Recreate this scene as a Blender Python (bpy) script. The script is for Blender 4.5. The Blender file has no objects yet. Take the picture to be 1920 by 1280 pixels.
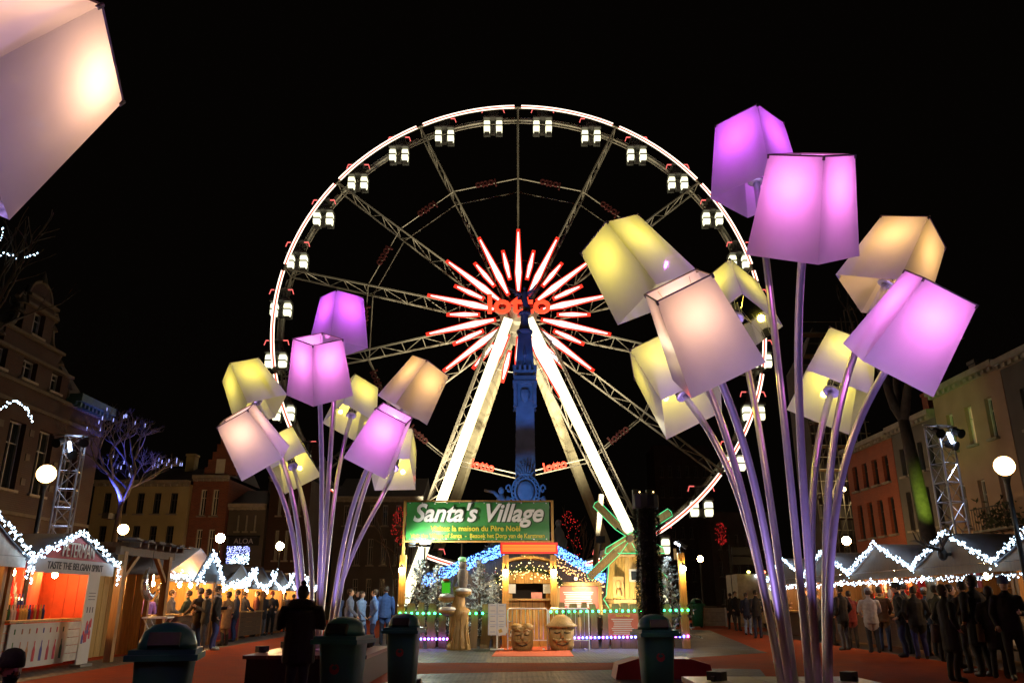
import bpy, bmesh, math, random
import numpy as np
from mathutils import Vector, Matrix, Euler, noise
R = math.radians; PI = math.pi
rnd = random.Random(7)
scene = bpy.context.scene
COL = scene.collection

# ------------------------------------------------------------------ camera, world, exposure
PITCH = R(18.03); FPX = 1490.0; EYE = 1.4
cam = bpy.data.cameras.new('camera'); cam.sensor_width = 36; cam.lens = FPX/1920*36
cam.clip_start = .1; cam.clip_end = 2000
camo = bpy.data.objects.new('camera', cam); COL.objects.link(camo)
camo.location = (0, 0, EYE); camo.rotation_euler = (PI/2+PITCH, 0, 0)
scene.camera = camo
w = bpy.data.worlds.new('World'); scene.world = w; w.use_nodes = True
bgn = w.node_tree.nodes['Background']
bgn.inputs[0].default_value = (1.0, .72, .52, 1); bgn.inputs[1].default_value = .0013     # city night sky, no sun
vs = scene.view_settings
vs.view_transform = 'Standard'; vs.look = 'None'; vs.exposure = 0; vs.gamma = 1; vs.use_curve_mapping = False
cy = scene.cycles
cy.use_denoising = True; cy.max_bounces = 6; cy.diffuse_bounces = 3; cy.glossy_bounces = 3
cy.transmission_bounces = 4; cy.sample_clamp_indirect = 4; cy.sample_clamp_direct = 0; cy.caustics_reflective = False
cy.caustics_refractive = False
try: cy.use_light_tree = True
except Exception: pass
cp, sp = math.cos(PITCH), math.sin(PITCH)
def at(px, py, Y):
    """point of the place at distance Y ahead that the surveyed photo pixel shows"""
    u = (px-960)/FPX; v = (640-py)/FPX
    y = cp-v*sp; z = sp+v*cp
    return Vector((u*Y/y, Y, EYE+z*Y/y))
def gr(px, py, z0=0):
    u = (px-960)/FPX; v = (640-py)/FPX
    y = cp-v*sp; z = sp+v*cp
    t = (z0-EYE)/z
    return Vector((u*t, y*t, z0))

# ------------------------------------------------------------------ materials
MATS = {}
def mat(name, col, rough=.6, metal=0, var=.18, scale=6, bump=.0, coat=0, spec=.5):
    if name in MATS: return MATS[name]
    m = bpy.data.materials.new(name); m.use_nodes = True; nt = m.node_tree
    b = nt.nodes['Principled BSDF']
    b.inputs['Roughness'].default_value = rough; b.inputs['Metallic'].default_value = metal
    b.inputs['Coat Weight'].default_value = coat; b.inputs['Specular IOR Level'].default_value = spec
    tc = nt.nodes.new('ShaderNodeTexCoord'); n = nt.nodes.new('ShaderNodeTexNoise')
    n.inputs['Scale'].default_value = scale; n.inputs['Detail'].default_value = 5
    nt.links.new(tc.outputs['Object'], n.inputs['Vector'])
    r = nt.nodes.new('ShaderNodeValToRGB'); r.color_ramp.elements[0].position = .3; r.color_ramp.elements[1].position = .7
    r.color_ramp.elements[0].color = tuple(max(0, c*(1-var)) for c in col[:3])+(1,)
    r.color_ramp.elements[1].color = tuple(min(1, c*(1+var)) for c in col[:3])+(1,)
    nt.links.new(n.outputs['Fac'], r.inputs['Fac']); nt.links.new(r.outputs['Color'], b.inputs['Base Color'])
    if bump:
        bp = nt.nodes.new('ShaderNodeBump'); bp.inputs['Strength'].default_value = bump; bp.inputs['Distance'].default_value = .02
        n2 = nt.nodes.new('ShaderNodeTexNoise'); n2.inputs['Scale'].default_value = scale*4; n2.inputs['Detail'].default_value = 6
        nt.links.new(tc.outputs['Object'], n2.inputs['Vector'])
        nt.links.new(n2.outputs['Fac'], bp.inputs['Height']); nt.links.new(bp.outputs['Normal'], b.inputs['Normal'])
    MATS[name] = m; return m
def wood(name, col, scale=3, axis=2, rough=.55):
    if name in MATS: return MATS[name]
    m = mat(name, col, rough, 0, .25, scale, .25)
    nt = m.node_tree; tc = nt.nodes['Texture Coordinate']; mp = nt.nodes.new('ShaderNodeMapping')
    s = [9, 9, 9]; s[axis] = .7; mp.inputs['Scale'].default_value = s
    nt.links.new(tc.outputs['Object'], mp.inputs['Vector'])
    for n in nt.nodes:
        if n.type == 'TEX_NOISE': nt.links.new(mp.outputs['Vector'], n.inputs['Vector'])
    return m
def brickmat(name, c1, c2, mortar, bw=.22, bh=.07, rough=.8, bump=.5, plane='XZ', msize=.012, spec=.5):
    m = bpy.data.materials.new(name); m.use_nodes = True; nt = m.node_tree; b = nt.nodes['Principled BSDF']
    b.inputs['Roughness'].default_value = rough; b.inputs['Specular IOR Level'].default_value = spec
    tc = nt.nodes.new('ShaderNodeTexCoord'); mp = nt.nodes.new('ShaderNodeMapping')
    if plane == 'XZ': mp.inputs['Rotation'].default_value = (PI/2, 0, 0)
    br = nt.nodes.new('ShaderNodeTexBrick'); br.inputs['Scale'].default_value = 1
    br.inputs['Brick Width'].default_value = bw; br.inputs['Row Height'].default_value = bh
    br.inputs['Mortar Size'].default_value = msize; br.inputs['Mortar Smooth'].default_value = .3
    br.inputs['Color1'].default_value = (*c1, 1); br.inputs['Color2'].default_value = (*c2, 1); br.inputs['Mortar'].default_value = (*mortar, 1)
    nt.links.new(tc.outputs['Object'], mp.inputs['Vector']); nt.links.new(mp.outputs['Vector'], br.inputs['Vector'])
    n = nt.nodes.new('ShaderNodeTexNoise'); n.inputs['Scale'].default_value = 1.3; n.inputs['Detail'].default_value = 8
    nt.links.new(tc.outputs['Object'], n.inputs['Vector'])
    mr = nt.nodes.new('ShaderNodeMapRange'); mr.inputs['To Min'].default_value = .6; mr.inputs['To Max'].default_value = 1.35
    nt.links.new(n.outputs['Fac'], mr.inputs['Value'])
    mx = nt.nodes.new('ShaderNodeMix'); mx.data_type = 'RGBA'; mx.blend_type = 'MULTIPLY'; mx.inputs[0].default_value = 1
    nt.links.new(br.outputs['Color'], mx.inputs[6]); nt.links.new(mr.outputs['Result'], mx.inputs[7])
    nt.links.new(mx.outputs[2], b.inputs['Base Color'])
    bp = nt.nodes.new('ShaderNodeBump'); bp.inputs['Strength'].default_value = bump; bp.inputs['Distance'].default_value = .01; bp.invert = True
    nt.links.new(br.outputs['Fac'], bp.inputs['Height']); nt.links.new(bp.outputs['Normal'], b.inputs['Normal'])
    rr = nt.nodes.new('ShaderNodeMapRange'); rr.inputs['To Min'].default_value = rough-.28; rr.inputs['To Max'].default_value = rough+.12
    nt.links.new(n.outputs['Fac'], rr.inputs['Value']); nt.links.new(rr.outputs['Result'], b.inputs['Roughness'])
    return m
def emit(name, col, strength, sample=False):
    if name in MATS: return MATS[name]
    m = bpy.data.materials.new(name); m.use_nodes = True; nt = m.node_tree
    b = nt.nodes['Principled BSDF']; b.inputs['Base Color'].default_value = (*[c*.15 for c in col], 1)
    b.inputs['Emission Color'].default_value = (*col, 1); b.inputs['Emission Strength'].default_value = strength
    if not sample:
        try: m.cycles.emission_sampling = 'NONE'
        except Exception: pass
    MATS[name] = m; return m
def glassmat(name, col=(.02, .025, .03), rough=.08):
    if name in MATS: return MATS[name]
    m = mat(name, col, rough, 0, .1, 2, 0, 0, .6); return m
def shademat():
    m = bpy.data.materials.new('white_acrylic'); m.use_nodes = True; nt = m.node_tree
    for n in list(nt.nodes): nt.nodes.remove(n)
    out = nt.nodes.new('ShaderNodeOutputMaterial')
    tr = nt.nodes.new('ShaderNodeBsdfTranslucent'); df = nt.nodes.new('ShaderNodeBsdfDiffuse'); gl = nt.nodes.new('ShaderNodeBsdfGlossy')
    gl.inputs['Roughness'].default_value = .06
    tc = nt.nodes.new('ShaderNodeTexCoord'); n = nt.nodes.new('ShaderNodeTexNoise'); n.inputs['Scale'].default_value = 5; n.inputs['Detail'].default_value = 6
    nt.links.new(tc.outputs['Object'], n.inputs['Vector'])
    r = nt.nodes.new('ShaderNodeValToRGB'); r.color_ramp.elements[0].color = (.70, .70, .69, 1); r.color_ramp.elements[1].color = (.80, .80, .80, 1)
    nt.links.new(n.outputs['Fac'], r.inputs['Fac'])
    nt.links.new(r.outputs['Color'], tr.inputs['Color']); nt.links.new(r.outputs['Color'], df.inputs['Color'])
    m1 = nt.nodes.new('ShaderNodeMixShader'); m1.inputs[0].default_value = .6
    nt.links.new(tr.outputs[0], m1.inputs[1]); nt.links.new(df.outputs[0], m1.inputs[2])
    fr = nt.nodes.new('ShaderNodeFresnel'); fr.inputs['IOR'].default_value = 1.45
    m2 = nt.nodes.new('ShaderNodeMixShader')
    nt.links.new(fr.outputs[0], m2.inputs[0]); nt.links.new(m1.outputs[0], m2.inputs[1]); nt.links.new(gl.outputs[0], m2.inputs[2])
    nt.links.new(m2.outputs[0], out.inputs[0]); return m

M_STEEL = mat('brushed_steel', (.74, .73, .76), .38, .92, .06, 8)
M_GREY = mat('grey_painted_steel', (.21, .195, .155), .5, .2, .12, 3)
M_DARK = mat('dark_metal', (.03, .03, .032), .5, .3)
M_BLACK = mat('black_plastic', (.012, .012, .012), .5)
M_WOOD = wood('warm_timber', (.36, .19, .06))
M_WOODD = wood('dark_timber', (.13, .075, .035))
M_WOODY = wood('yellow_timber', (.45, .28, .08))
M_WOODH = wood('board_timber', (.34, .2, .07), 3, 1)
M_SNOW = mat('snow', (.82, .83, .85), .8, 0, .06, 14, .4)
M_WHITE = mat('white_paint', (.75, .75, .72), .5, 0, .06)
M_RED = mat('red_paint', (.55, .045, .03), .5)
M_PAPER = mat('white_paper', (.75, .74, .7), .7, 0, .04)
M_GLASS = glassmat('window_glass')
E_COOL = emit('cool_white_bulb', (.55, .78, 1.0), 9)
E_WARM = emit('warm_bulb', (1.0, .62, .22), 12)
E_GLOBE = emit('globe_lamp', (1.0, .72, .36), 14)
E_GREEN = emit('green_bulb', (.03, 1.0, .22), 9)
E_BLUE = emit('blue_bulb', (.12, .14, 1.0), 9)
E_PURPLE = emit('purple_bulb', (.5, .14, 1.0), 9)
E_REDB = emit('red_bulb', (1.0, .03, .03), 4)
E_RED = emit('red_neon', (1.0, .045, .015), 2.3)
E_REDDIM = emit('dim_red_neon', (1.0, .03, .02), .05)
M_UNLIT = mat('unlit_sign_red', (.04, .004, .004), .6)
E_REDOUT = emit('red_neon_outline', (1.0, .04, .02), 1.0)
E_STAR = emit('burnt_out_neon_core', (1.0, .74, .68), 2.2, True)  # white glow put in for the burnt-out glare of red neon
E_RIM = emit('rim_neon', (1.0, .82, .66), 2.6)
E_LEG = emit('leg_light_panel', (1.0, .93, .62), 2.1, True)
E_CAB = emit('cabin_light', (1.0, .95, .62), 1.9)
M_SHADE = shademat()

# ------------------------------------------------------------------ mesh helper
class MB:
    def __init__(s): s.v = []; s.f = []; s.m = []
    def add(s, vs, fs, m=0, T=None):
        o = len(s.v)
        for p in vs:
            p = Vector(p); s.v.append(tuple(T @ p if T else p))
        for f in fs: s.f.append(tuple(i+o for i in f)); s.m.append(m)
        return s
    def box(s, c, d, m=0, rot=None, taper=1.0, T=None):
        x, y, z = [k/2 for k in d]; c = Vector(c)
        vs = []
        for zz, t in ((-z, 1), (z, taper)):
            for xx, yy in ((-x, -y), (x, -y), (x, y), (-x, y)):
                p = Vector((xx*t, yy*t, zz))
                if rot is not None: p = rot @ p
                vs.append(p+c)
        return s.add(vs, [(3, 2, 1, 0), (4, 5, 6, 7), (0, 1, 5, 4), (1, 2, 6, 5), (2, 3, 7, 6), (3, 0, 4, 7)], m, T)
    def beam(s, a, b, wd, ht=None, m=0, up=(0, 0, 1)):
        a = Vector(a); b = Vector(b); d = b-a; L = d.length
        if L < 1e-6: return s
        z = d/L; u = Vector(up)
        if abs(z.dot(u)) > .98: u = Vector((0, 1, 0))
        x = u.cross(z).normalized(); y = z.cross(x)
        Mx = Matrix((x, y, z)).transposed()
        return s.box((a+b)/2, (wd, ht or wd, L), m, Mx)
    def tube(s, pts, r, n=6, m=0, cap=True, flat=1.0):
        pts = [Vector(p) for p in pts]
        rs = r if isinstance(r, (list, tuple)) else [r]*len(pts)
        vs = []; k = len(pts); prev = None
        for i, p in enumerate(pts):
            d = (pts[min(i+1, k-1)]-pts[max(i-1, 0)])
            d = d.normalized() if d.length > 1e-9 else Vector((0, 0, 1))
            if prev is None:
                u = Vector((1, 0, 0)) if abs(d.x) < .9 else Vector((0, 1, 0))
                u = (u-d*u.dot(d)).normalized()
            else:
                u = prev-d*prev.dot(d); u = u.normalized() if u.length > 1e-6 else Vector((1, 0, 0))
            prev = u; v = d.cross(u)
            for j in range(n):
                a = 2*PI*j/n
                vs.append(p+u*math.cos(a)*rs[i]+v*math.sin(a)*rs[i]*flat)
        fs = []
        for i in range(k-1):
            for j in range(n):
                j2 = (j+1) % n
                fs.append((i*n+j, i*n+j2, (i+1)*n+j2, (i+1)*n+j))
        if cap:
            fs.append(tuple(reversed(range(n)))); fs.append(tuple((k-1)*n+j for j in range(n)))
        return s.add(vs, fs, m)
    def lathe(s, prof, n=16, m=0, c=(0, 0, 0), sx=1, sy=1, T=None):
        vs = []; fs = []; k = len(prof); c = Vector(c)
        for r_, z_ in prof:
            for j in range(n):
                a = 2*PI*j/n; vs.append(c+Vector((r_*math.cos(a)*sx, r_*math.sin(a)*sy, z_)))
        for i in range(k-1):
            for j in range(n):
                j2 = (j+1) % n; fs.append((i*n+j, i*n+j2, (i+1)*n+j2, (i+1)*n+j))
        fs.append(tuple(reversed(range(n)))); fs.append(tuple((k-1)*n+j for j in range(n)))
        return s.add(vs, fs, m, T)
    def ell(s, c, rx, ry, rz, n=10, k=7, m=0, rot=None):
        vs = []; c = Vector(c)
        prof = [(math.sin(PI*i/(k-1)), -math.cos(PI*i/(k-1))) for i in range(k)]
        prof[0] = (.02, -1); prof[-1] = (.02, 1)
        for r_, z_ in prof:
            for j in range(n):
                a = 2*PI*j/n; p = Vector((r_*math.cos(a)*rx, r_*math.sin(a)*ry, z_*rz))
                if rot is not None: p = rot @ p
                vs.append(c+p)
        fs = []
        for i in range(k-1):
            for j in range(n):
                j2 = (j+1) % n; fs.append((i*n+j, i*n+j2, (i+1)*n+j2, (i+1)*n+j))
        fs.append(tuple(reversed(range(n)))); fs.append(tuple((k-1)*n+j for j in range(n)))
        return s.add(vs, fs, m)
    def poly(s, pts, depth, m=0, T=None):
        """outline in the local XZ plane, extruded along +Y by depth"""
        n = len(pts); vs = [(x, 0, z) for x, z in pts]+[(x, depth, z) for x, z in pts]
        fs = [tuple(range(n)), tuple(reversed(range(n, 2*n)))]
        for i in range(n):
            j = (i+1) % n; fs.append((i, i+n, j+n, j))
        return s.add(vs, fs, m, T)
    def octa(s, c, r, m=0):
        c = Vector(c)
        vs = [c+Vector(d)*r for d in ((1, 0, 0), (-1, 0, 0), (0, 1, 0), (0, -1, 0), (0, 0, 1), (0, 0, -1))]
        return s.add(vs, [(0, 2, 4), (2, 1, 4), (1, 3, 4), (3, 0, 4), (2, 0, 5), (1, 2, 5), (3, 1, 5), (0, 3, 5)], m)
    def mesh(s, name, mats, smooth=False):
        me = bpy.data.meshes.new(name); me.from_pydata(s.v, [], s.f)
        for m in (mats if isinstance(mats, (list, tuple)) else [mats]): me.materials.append(m)
        me.polygons.foreach_set('material_index', s.m)
        if smooth: me.polygons.foreach_set('use_smooth', [True]*len(s.f))
        me.update(); return me
    def build(s, name, mats, parent=None, smooth=False, kind=None, label=None, loc=None, rot=None):
        o = bpy.data.objects.new(name, s.mesh(name, mats, smooth)); COL.objects.link(o)
        if parent is not None: o.parent = parent
        if kind: o['kind'] = kind
        if label: o['label'] = label
        if loc is not None: o.location = loc
        if rot is not None: o.rotation_euler = rot
        return o
def roughen(b, amp, sc=6.0, axis_only=True):
    for i, v in enumerate(b.v):
        n_ = noise.noise(Vector(v)*sc+Vector((3.1, 1.7, 0)))+.5*noise.noise(Vector(v)*sc*2.3); q = math.hypot(v[0], v[1])+1e-6
        b.v[i] = (v[0]+v[0]/q*amp*n_, v[1]+v[1]/q*amp*n_, v[2])
    return b
def tag(o, label, cat, group=None):
    o['label'] = label; o['category'] = cat
    if group: o['group'] = group
    return o
def thing(name, label, cat, loc=(0, 0, 0), rz=0, group=None):
    o = bpy.data.objects.new(name, None); COL.objects.link(o); o.location = loc; o.rotation_euler = (0, 0, rz)
    o.empty_display_size = .1
    return tag(o, label, cat, group)
def struct(o): o['kind'] = 'structure'; return o
def copy_tree(o, parent=None):
    c = o.copy(); COL.objects.link(c)
    if parent is not None: c.parent = parent
    for ch in list(o.children): copy_tree(ch, c)
    return c
def light(name, kind, loc, col, power, parent=None, size=.05, spot=None, aim=None, blend=1.0):
    l = bpy.data.lights.new(name, kind); l.color = col; l.energy = power
    l.shadow_soft_size = size
    if kind == 'SPOT': l.spot_size = spot; l.spot_blend = blend
    o = bpy.data.objects.new(name, l); COL.objects.link(o); o.location = loc
    if aim is not None:
        d = Vector(aim)-Vector(loc); o.rotation_euler = d.to_track_quat('-Z', 'Y').to_euler()
    if parent is not None: o.parent = parent
    return o
def text(name, s, size, m, parent, loc, rot, extrude=.005, shear=0, offset=0, align='CENTER', sx=1.0, label=None):
    cu = bpy.data.curves.new('lettering', 'FONT'); cu.body = s; cu.size = size; cu.extrude = extrude; cu.shear = shear; cu.offset = offset
    cu.align_x = align; cu.align_y = 'CENTER'; cu.resolution_u = 4
    t = bpy.data.objects.new('t', cu); COL.objects.link(t)
    dg = bpy.context.evaluated_depsgraph_get()
    me = bpy.data.meshes.new_from_object(t.evaluated_get(dg)); bpy.data.objects.remove(t); bpy.data.curves.remove(cu)
    me.materials.clear(); me.materials.append(m); me.name = name
    o = bpy.data.objects.new(name, me); COL.objects.link(o); o.parent = parent
    o.location = loc; o.rotation_euler = rot; o.scale = (sx, 1, 1)
    if label: o['label'] = label
    return o
FACE = (PI/2, 0, 0)          # lettering that reads for someone looking along +Y

# ------------------------------------------------------------------ ground
gm = brickmat('red_paving', (.37, .062, .014), (.31, .05, .011), (.22, .045, .014), .22, .11, .9, .35, 'XY', .008, .06)
gg = brickmat('grey_cobbles', (.115, .117, .12), (.075, .077, .08), (.028, .028, .028), .2, .14, .62, 1.0, 'XY', .028, .25)
gd = brickmat('brown_cobbles', (.16, .12, .08), (.11, .085, .06), (.05, .04, .03), .2, .14, .7, .8, 'XY', .016, .15)
m = MB(); m.add([(-400, -60, 0), (400, -60, 0), (400, 600, 0), (-400, 600, 0)], [(0, 1, 2, 3)])
struct(m.build('ground', gm))
def sheet(name, pts, mtl, z):
    b = MB(); b.add([(p.x, p.y, z) for p in pts], [tuple(range(len(pts)))]); o = struct(b.build(name, mtl)); return o
sheet('grey_pavement', [gr(640, 1242), gr(1140, 1242), gr(1440, 1223), gr(1425, 1219), gr(1330, 1181), gr(1200, 1176), gr(740, 1176), gr(700, 1200)], gg, .004)
sheet('grey_pavement', [gr(690, 1286), gr(1445, 1278), gr(1425, 1254), gr(1290, 1252), gr(786, 1263)], gg, .004)
sheet('brown_pavement', [Vector((-9.9, 8, 0)), Vector((-8.9, 8, 0)), Vector((-8.9, 20.8, 0)), Vector((-9.6, 46, 0)), Vector((-11, 46, 0))], gd, .004)
sheet('brown_pavement', [Vector((10.1, 8, 0)), Vector((13, 8, 0)), Vector((13, 40, 0)), Vector((10.9, 40, 0))], gd, .004)
mr = mat('red_carpet', (.58, .10, .03), .85, 0, .12, 20, .2)
b = MB(); p = [gr(922, 1230), gr(1076, 1230), gr(1060, 1208), gr(940, 1208)]
b.add([(q.x, q.y, .004) for q in p]+[(q.x, q.y, .014) for q in p], [(4, 5, 6, 7), (0, 1, 5, 4), (1, 2, 6, 5), (2, 3, 7, 6), (3, 0, 4, 7)])
tag(b.build('carpet', mr), 'orange red carpet laid before the wooden ticket hut', 'carpet')

# ------------------------------------------------------------------ street lamp bouquets
SB, ST, SH = .9, .66, 1.13
DIRS = ((-1, 0), (0, -1), (1, 0), (0, 1))
def shade_meshes():
    ms = []
    for i in range(4):
        a, c = DIRS[i], DIRS[(i+1) % 4]; q = math.sqrt(.5)
        n = 6; b = MB(); vs = []
        for j in range(n+1):
            t = j/n; s = (SB+(ST-SB)*t)*q; z = -SH/2+SH*t
            vs += [(a[0]*s, a[1]*s, z), (c[0]*s, c[1]*s, z)]
        b.add(vs, [(2*j, 2*j+1, 2*j+3, 2*j+2) for j in range(n)])
        ms.append(b.mesh('panel', M_SHADE))
    f = MB(); q = math.sqrt(.5)
    top = [Vector((d[0]*ST*q, d[1]*ST*q, SH/2)) for d in DIRS]; bot = [Vector((d[0]*SB*q, d[1]*SB*q, -SH/2)) for d in DIRS]
    for i in range(4):
        f.tube([top[i]*.992, top[(i+1) % 4]*.992], .011, 5)
        f.tube([top[i]*1.004, top[i]*1.004-Vector((0, 0, .05))], .016, 5)
    sk = MB()
    sk.lathe([(.10, -.36), (.115, -.35), (.115, -.32), (.045, -.31), (.045, -.25)], 14)
    sk.lathe([(.07, -.25), (.085, -.24), (.085, -.08), (.06, -.06)], 12, 1)
    for k in range(6):
        a = k*PI/3; sk.tube([(.1*math.cos(a), .1*math.sin(a), -.32), (.1*math.cos(a), .1*math.sin(a), -.06)], .006, 4, 0)
    for d in DIRS: sk.tube([(d[0]*.06, d[1]*.06, -.3), (d[0]*.28, d[1]*.28, .55)], .004, 4, 0)
    bl = MB(); bl.lathe([(.02, -.06), (.05, -.04), (.055, 0), (.03, .03)], 10)
    return ms, f.mesh('rim', [mat('shade_edge', (.12, .1, .09), .5)]), sk.mesh('socket', [mat('pale_metal', (.4, .38, .36), .4, .6), M_BLACK])
PANELS, RIM, SOCKET = shade_meshes()
LC = dict(purple=((.72, .11, 1.0), 1.15), magenta=((1.0, .23, .84), 1.2), yellow=((1.0, .80, .09), .78), peach=((1.0, .53, .32), .85), orange=((1.0, .54, .16), .85))
LAMP_W = 38.0
def link(name, me, parent):
    o = bpy.data.objects.new(name, me); COL.objects.link(o); o.parent = parent; return o
def bouquet(name, label, base, lamps, zb, stems=True, bright=1.0):
    t = thing(name, label, 'street lamp', base, 0, 'giant lampshade bouquets')
    inv = Vector(base)
    for i, (px, py, pz, rx, ry, rz, ck) in enumerate(lamps):
        pos = Vector((px, py, pz))-inv
        rv = Vector((rx, ry, rz)); Rm = Matrix.Rotation(rv.length, 3, rv.normalized()) if rv.length > 1e-6 else Matrix.Identity(3)
        sh = link('lamp_shade', RIM, t); sh.location = pos; sh.rotation_euler = Rm.to_euler()
        sh['label'] = dict(purple='violet glowing square lampshade', magenta='magenta glowing square lampshade', yellow='yellow green glowing square lampshade', peach='pale peach glowing square lampshade', orange='amber glowing square lampshade')[ck]
        for pm in PANELS: link('panel', pm, sh)
        link('socket', SOCKET, sh)
        col, k = LC[ck]
        light('lamp', 'POINT', (.1, 0, .36) if i == 0 and lamps is tl else (0, 0, .20), col, LAMP_W*k*bright, sh, .05)
        ax = Rm @ Vector((0, 0, 1)); end = pos+Rm @ Vector((0, 0, -.34))
        hd = Vector((pos.x, pos.y, 0)); hd = hd.normalized() if hd.length > .3 else Vector((.2, .1, 0))
        a = Vector((hd.x*.27+rnd.uniform(-.06, .06), hd.y*.27+rnd.uniform(-.06, .06), zb))
        L = (end-a).length
        c1 = a+Vector((hd.x*.05, hd.y*.05, .52))*L; c2 = end-ax*L*.30
        pts = []
        for q in range(25):
            s = q/24; pts.append(a*(1-s)**3+c1*3*s*(1-s)**2+c2*3*s*s*(1-s)+end*s**3)
        b = MB(); b.tube(pts, .047, 10); b.lathe([(.09, zb), (.09, zb+.03), (.06, zb+.04)], 10, 0, (a.x, a.y, 0))
        b.build('stem', M_STEEL, t, True)
    for k in range(4):
        a = PI/4+k*PI/2; loc = Vector((1.15*math.cos(a), 1.15*math.sin(a), zb))
        f = MB(); f.box((0, 0, .06), (.2, .14, .1)); f.box((0, 0, .03), (.05, .2, .06), 0)
        f.build('uplight', M_DARK, t, loc=loc, rot=(0, 0, a))
        l = light('uplight_lamp', 'SPOT', loc+Vector((0, 0, .13)), (.50, .33, 1.0), 500*bright, t, .05, R(80), loc+Vector((-.7*math.cos(a), -.7*math.sin(a), 4)))
    return t
def planter(label, x0, x1, y0, y1, h, topm):
    t = thing('planter_bench', label, 'bench', ((x0+x1)/2, (y0+y1)/2, 0), 0)
    sx, sy = x1-x0, y1-y0
    b = MB(); b.box((0, 0, (h-.06)/2), (sx-.12, sy-.12, h-.06)); b.build('plinth', mat('dark_planter_paint', (.02, .012, .012), .45), t)
    n = 5
    for k in range(n):
        wv = sx/n
        b = MB(); b.box((-sx/2+wv*(k+.5), 0, h-.03), (wv-.015, sy, .06)); b.build('seat_plank', topm, t)
    return t
# centre of each bouquet: base point, then nine shades (position, rotation vector, colour) surveyed from the photograph
RB = (3.33, 9.75, 0); LBq = (-3.75, 16.35, 0); TBq = (-4.24, 2.66, 0)
rl = [(3.301, 9.551, 7.12, .007, -.017, -.057, 'purple'), (3.333, 8.066, 5.638, .581, .021, -.083, 'magenta'), (1.628, 9.875, 5.697, .043, -.567, -.214, 'yellow'),
      (2.115, 8.584, 4.349, .648, -.245, -.837, 'peach'), (3.40, 11.45, 5.72, -.553, .03, -.12, 'yellow'), (2.278, 10.967, 4.395, -.273, -.605, -.883, 'yellow'),
      (5.252, 9.993, 5.768, .032, .554, -.032, 'orange'), (4.752, 8.915, 4.462, .342, .682, -.766, 'magenta'), (4.663, 11.009, 4.466, -.594, .292, -.816, 'yellow')]
ll = [(-3.649, 15.902, 7.006, .03, .017, -.028, 'purple'), (-3.686, 14.567, 5.622, .576, .014, .051, 'magenta'), (-5.614, 16.564, 5.701, -.066, -.561, -.152, 'yellow'),
      (-5.124, 15.429, 4.408, .236, -.681, .774, 'peach'), (-5.136, 18.296, 4.553, -.703, -.245, .642, 'yellow'), (-3.693, 18.162, 5.752, -.532, .036, -.099, 'yellow'),
      (-2.562, 15.483, 4.441, .573, .293, .8, 'magenta'), (-2.036, 16.418, 5.71, .052, .546, -.063, 'orange'), (-2.55, 17.4, 4.4, -.60, .27, .68, 'yellow')]
tl = [(-2.987, 3.912, 4.284, -.228, .56, .863, 'peach')]
tl += [(px-LBq[0]+TBq[0], py-LBq[1]+TBq[1], pz, a_, b_, c_, ck) for px, py, pz, a_, b_, c_, ck in ll[:8]]
planter('dark bench planter with grey top that carries the farther lampshade bouquet', -4.65, -2.5, 14.7, 17.75, .5, mat('maroon_seat', (.16, .05, .045), .3))
planter('bench planter with top coloured pale as if uplit at the foot of the nearer lampshade bouquet', 2.2, 4.45, 8.2, 11.2, .46, mat('uplit_pale_seat', (.4, .38, .4), .4))  # pale lavender seat colour stands in for the wash of the uplights
bouquet('lamp_bouquet', 'tall steel bouquet of nine coloured lampshades, the nearer and larger one by the hedge column', RB, rl, .46)
bouquet('lamp_bouquet', 'steel bouquet of nine coloured lampshades rising behind the woman in the furry hood', LBq, ll, .5, True, 1.05)
bouquet('lamp_bouquet', 'lampshade bouquet close overhead with only one peach shade in view', TBq, tl, .5, True, 1.05)

# ------------------------------------------------------------------ the big wheel
WY = 68.7; WZ = 26.0; WX = at(972, 612, WY).x; WR = 22.45; WD = 2.2
wheel = thing('ferris_wheel', 'giant white lit observation wheel with red star and painted white glare at its hub', 'ferris wheel', (WX, WY, 0))
def ring(r, y, z=WZ, n=112, a0=0, a1=2*PI): return [Vector((r*math.sin(a0+(a1-a0)*i/n), y, z+r*math.cos(a0+(a1-a0)*i/n))) for i in range(n+1)]
for k, y in ((0, 0), (1, WD)):
    b = MB(); b.tube(ring(WR, y), .13, 6)
    if k: b.tube(ring(WR-.35, y), .06, 4)
    o = b.build('rim', M_GREY, wheel, True)
    if k == 0:
        for i in range(14):
            a0 = 2*PI*(i+.035)/14; a1 = 2*PI*(i+.965)/14
            b = MB(); b.tube(ring(WR+.13, -.16, WZ, 12, a0, a1), .06, 5); b.tube(ring(WR-.13, -.16, WZ, 12, a0, a1), .05, 5)
            b.build('light_strip', E_RIM, o)
            b = MB(); b.tube(ring(WR, -.18, WZ, 12, a0, a1), .05, 5); b.build('neon_strip', E_RED, o)
        b = MB()
    else:
        for i in range(14):      # flat fairing between the spokes of the rear ring
            a0 = 2*PI*(i+.03)/14; a1 = 2*PI*(i+.97)/14
            b = MB(); pa = ring(WR+.3, y, WZ, 10, a0, a1); pb = ring(WR-.35, y, WZ, 10, a0, a1)
            for j in range(10):
                sc = 1
                b.add([pa[j], pa[j+1], pb[j+1], pb[j], pa[j]+Vector((0, .06, 0)), pa[j+1]+Vector((0, .06, 0)), pb[j+1]+Vector((0, .06, 0)), pb[j]+Vector((0, .06, 0))],
                      [(0, 1, 2, 3), (7, 6, 5, 4), (0, 4, 5, 1), (3, 2, 6, 7)])
            b.build('fairing', mat('rim_fairing', (.42, .40, .32), .5), o)
def pol(r, a, y): return Vector((r*math.sin(a), y, WZ+r*math.cos(a)))
sm = MB()
N = 11
for lo in (0, 1):
    pass
y0, y1 = 0.0, WD
hub0, hub1 = -.7, WD+.7
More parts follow.
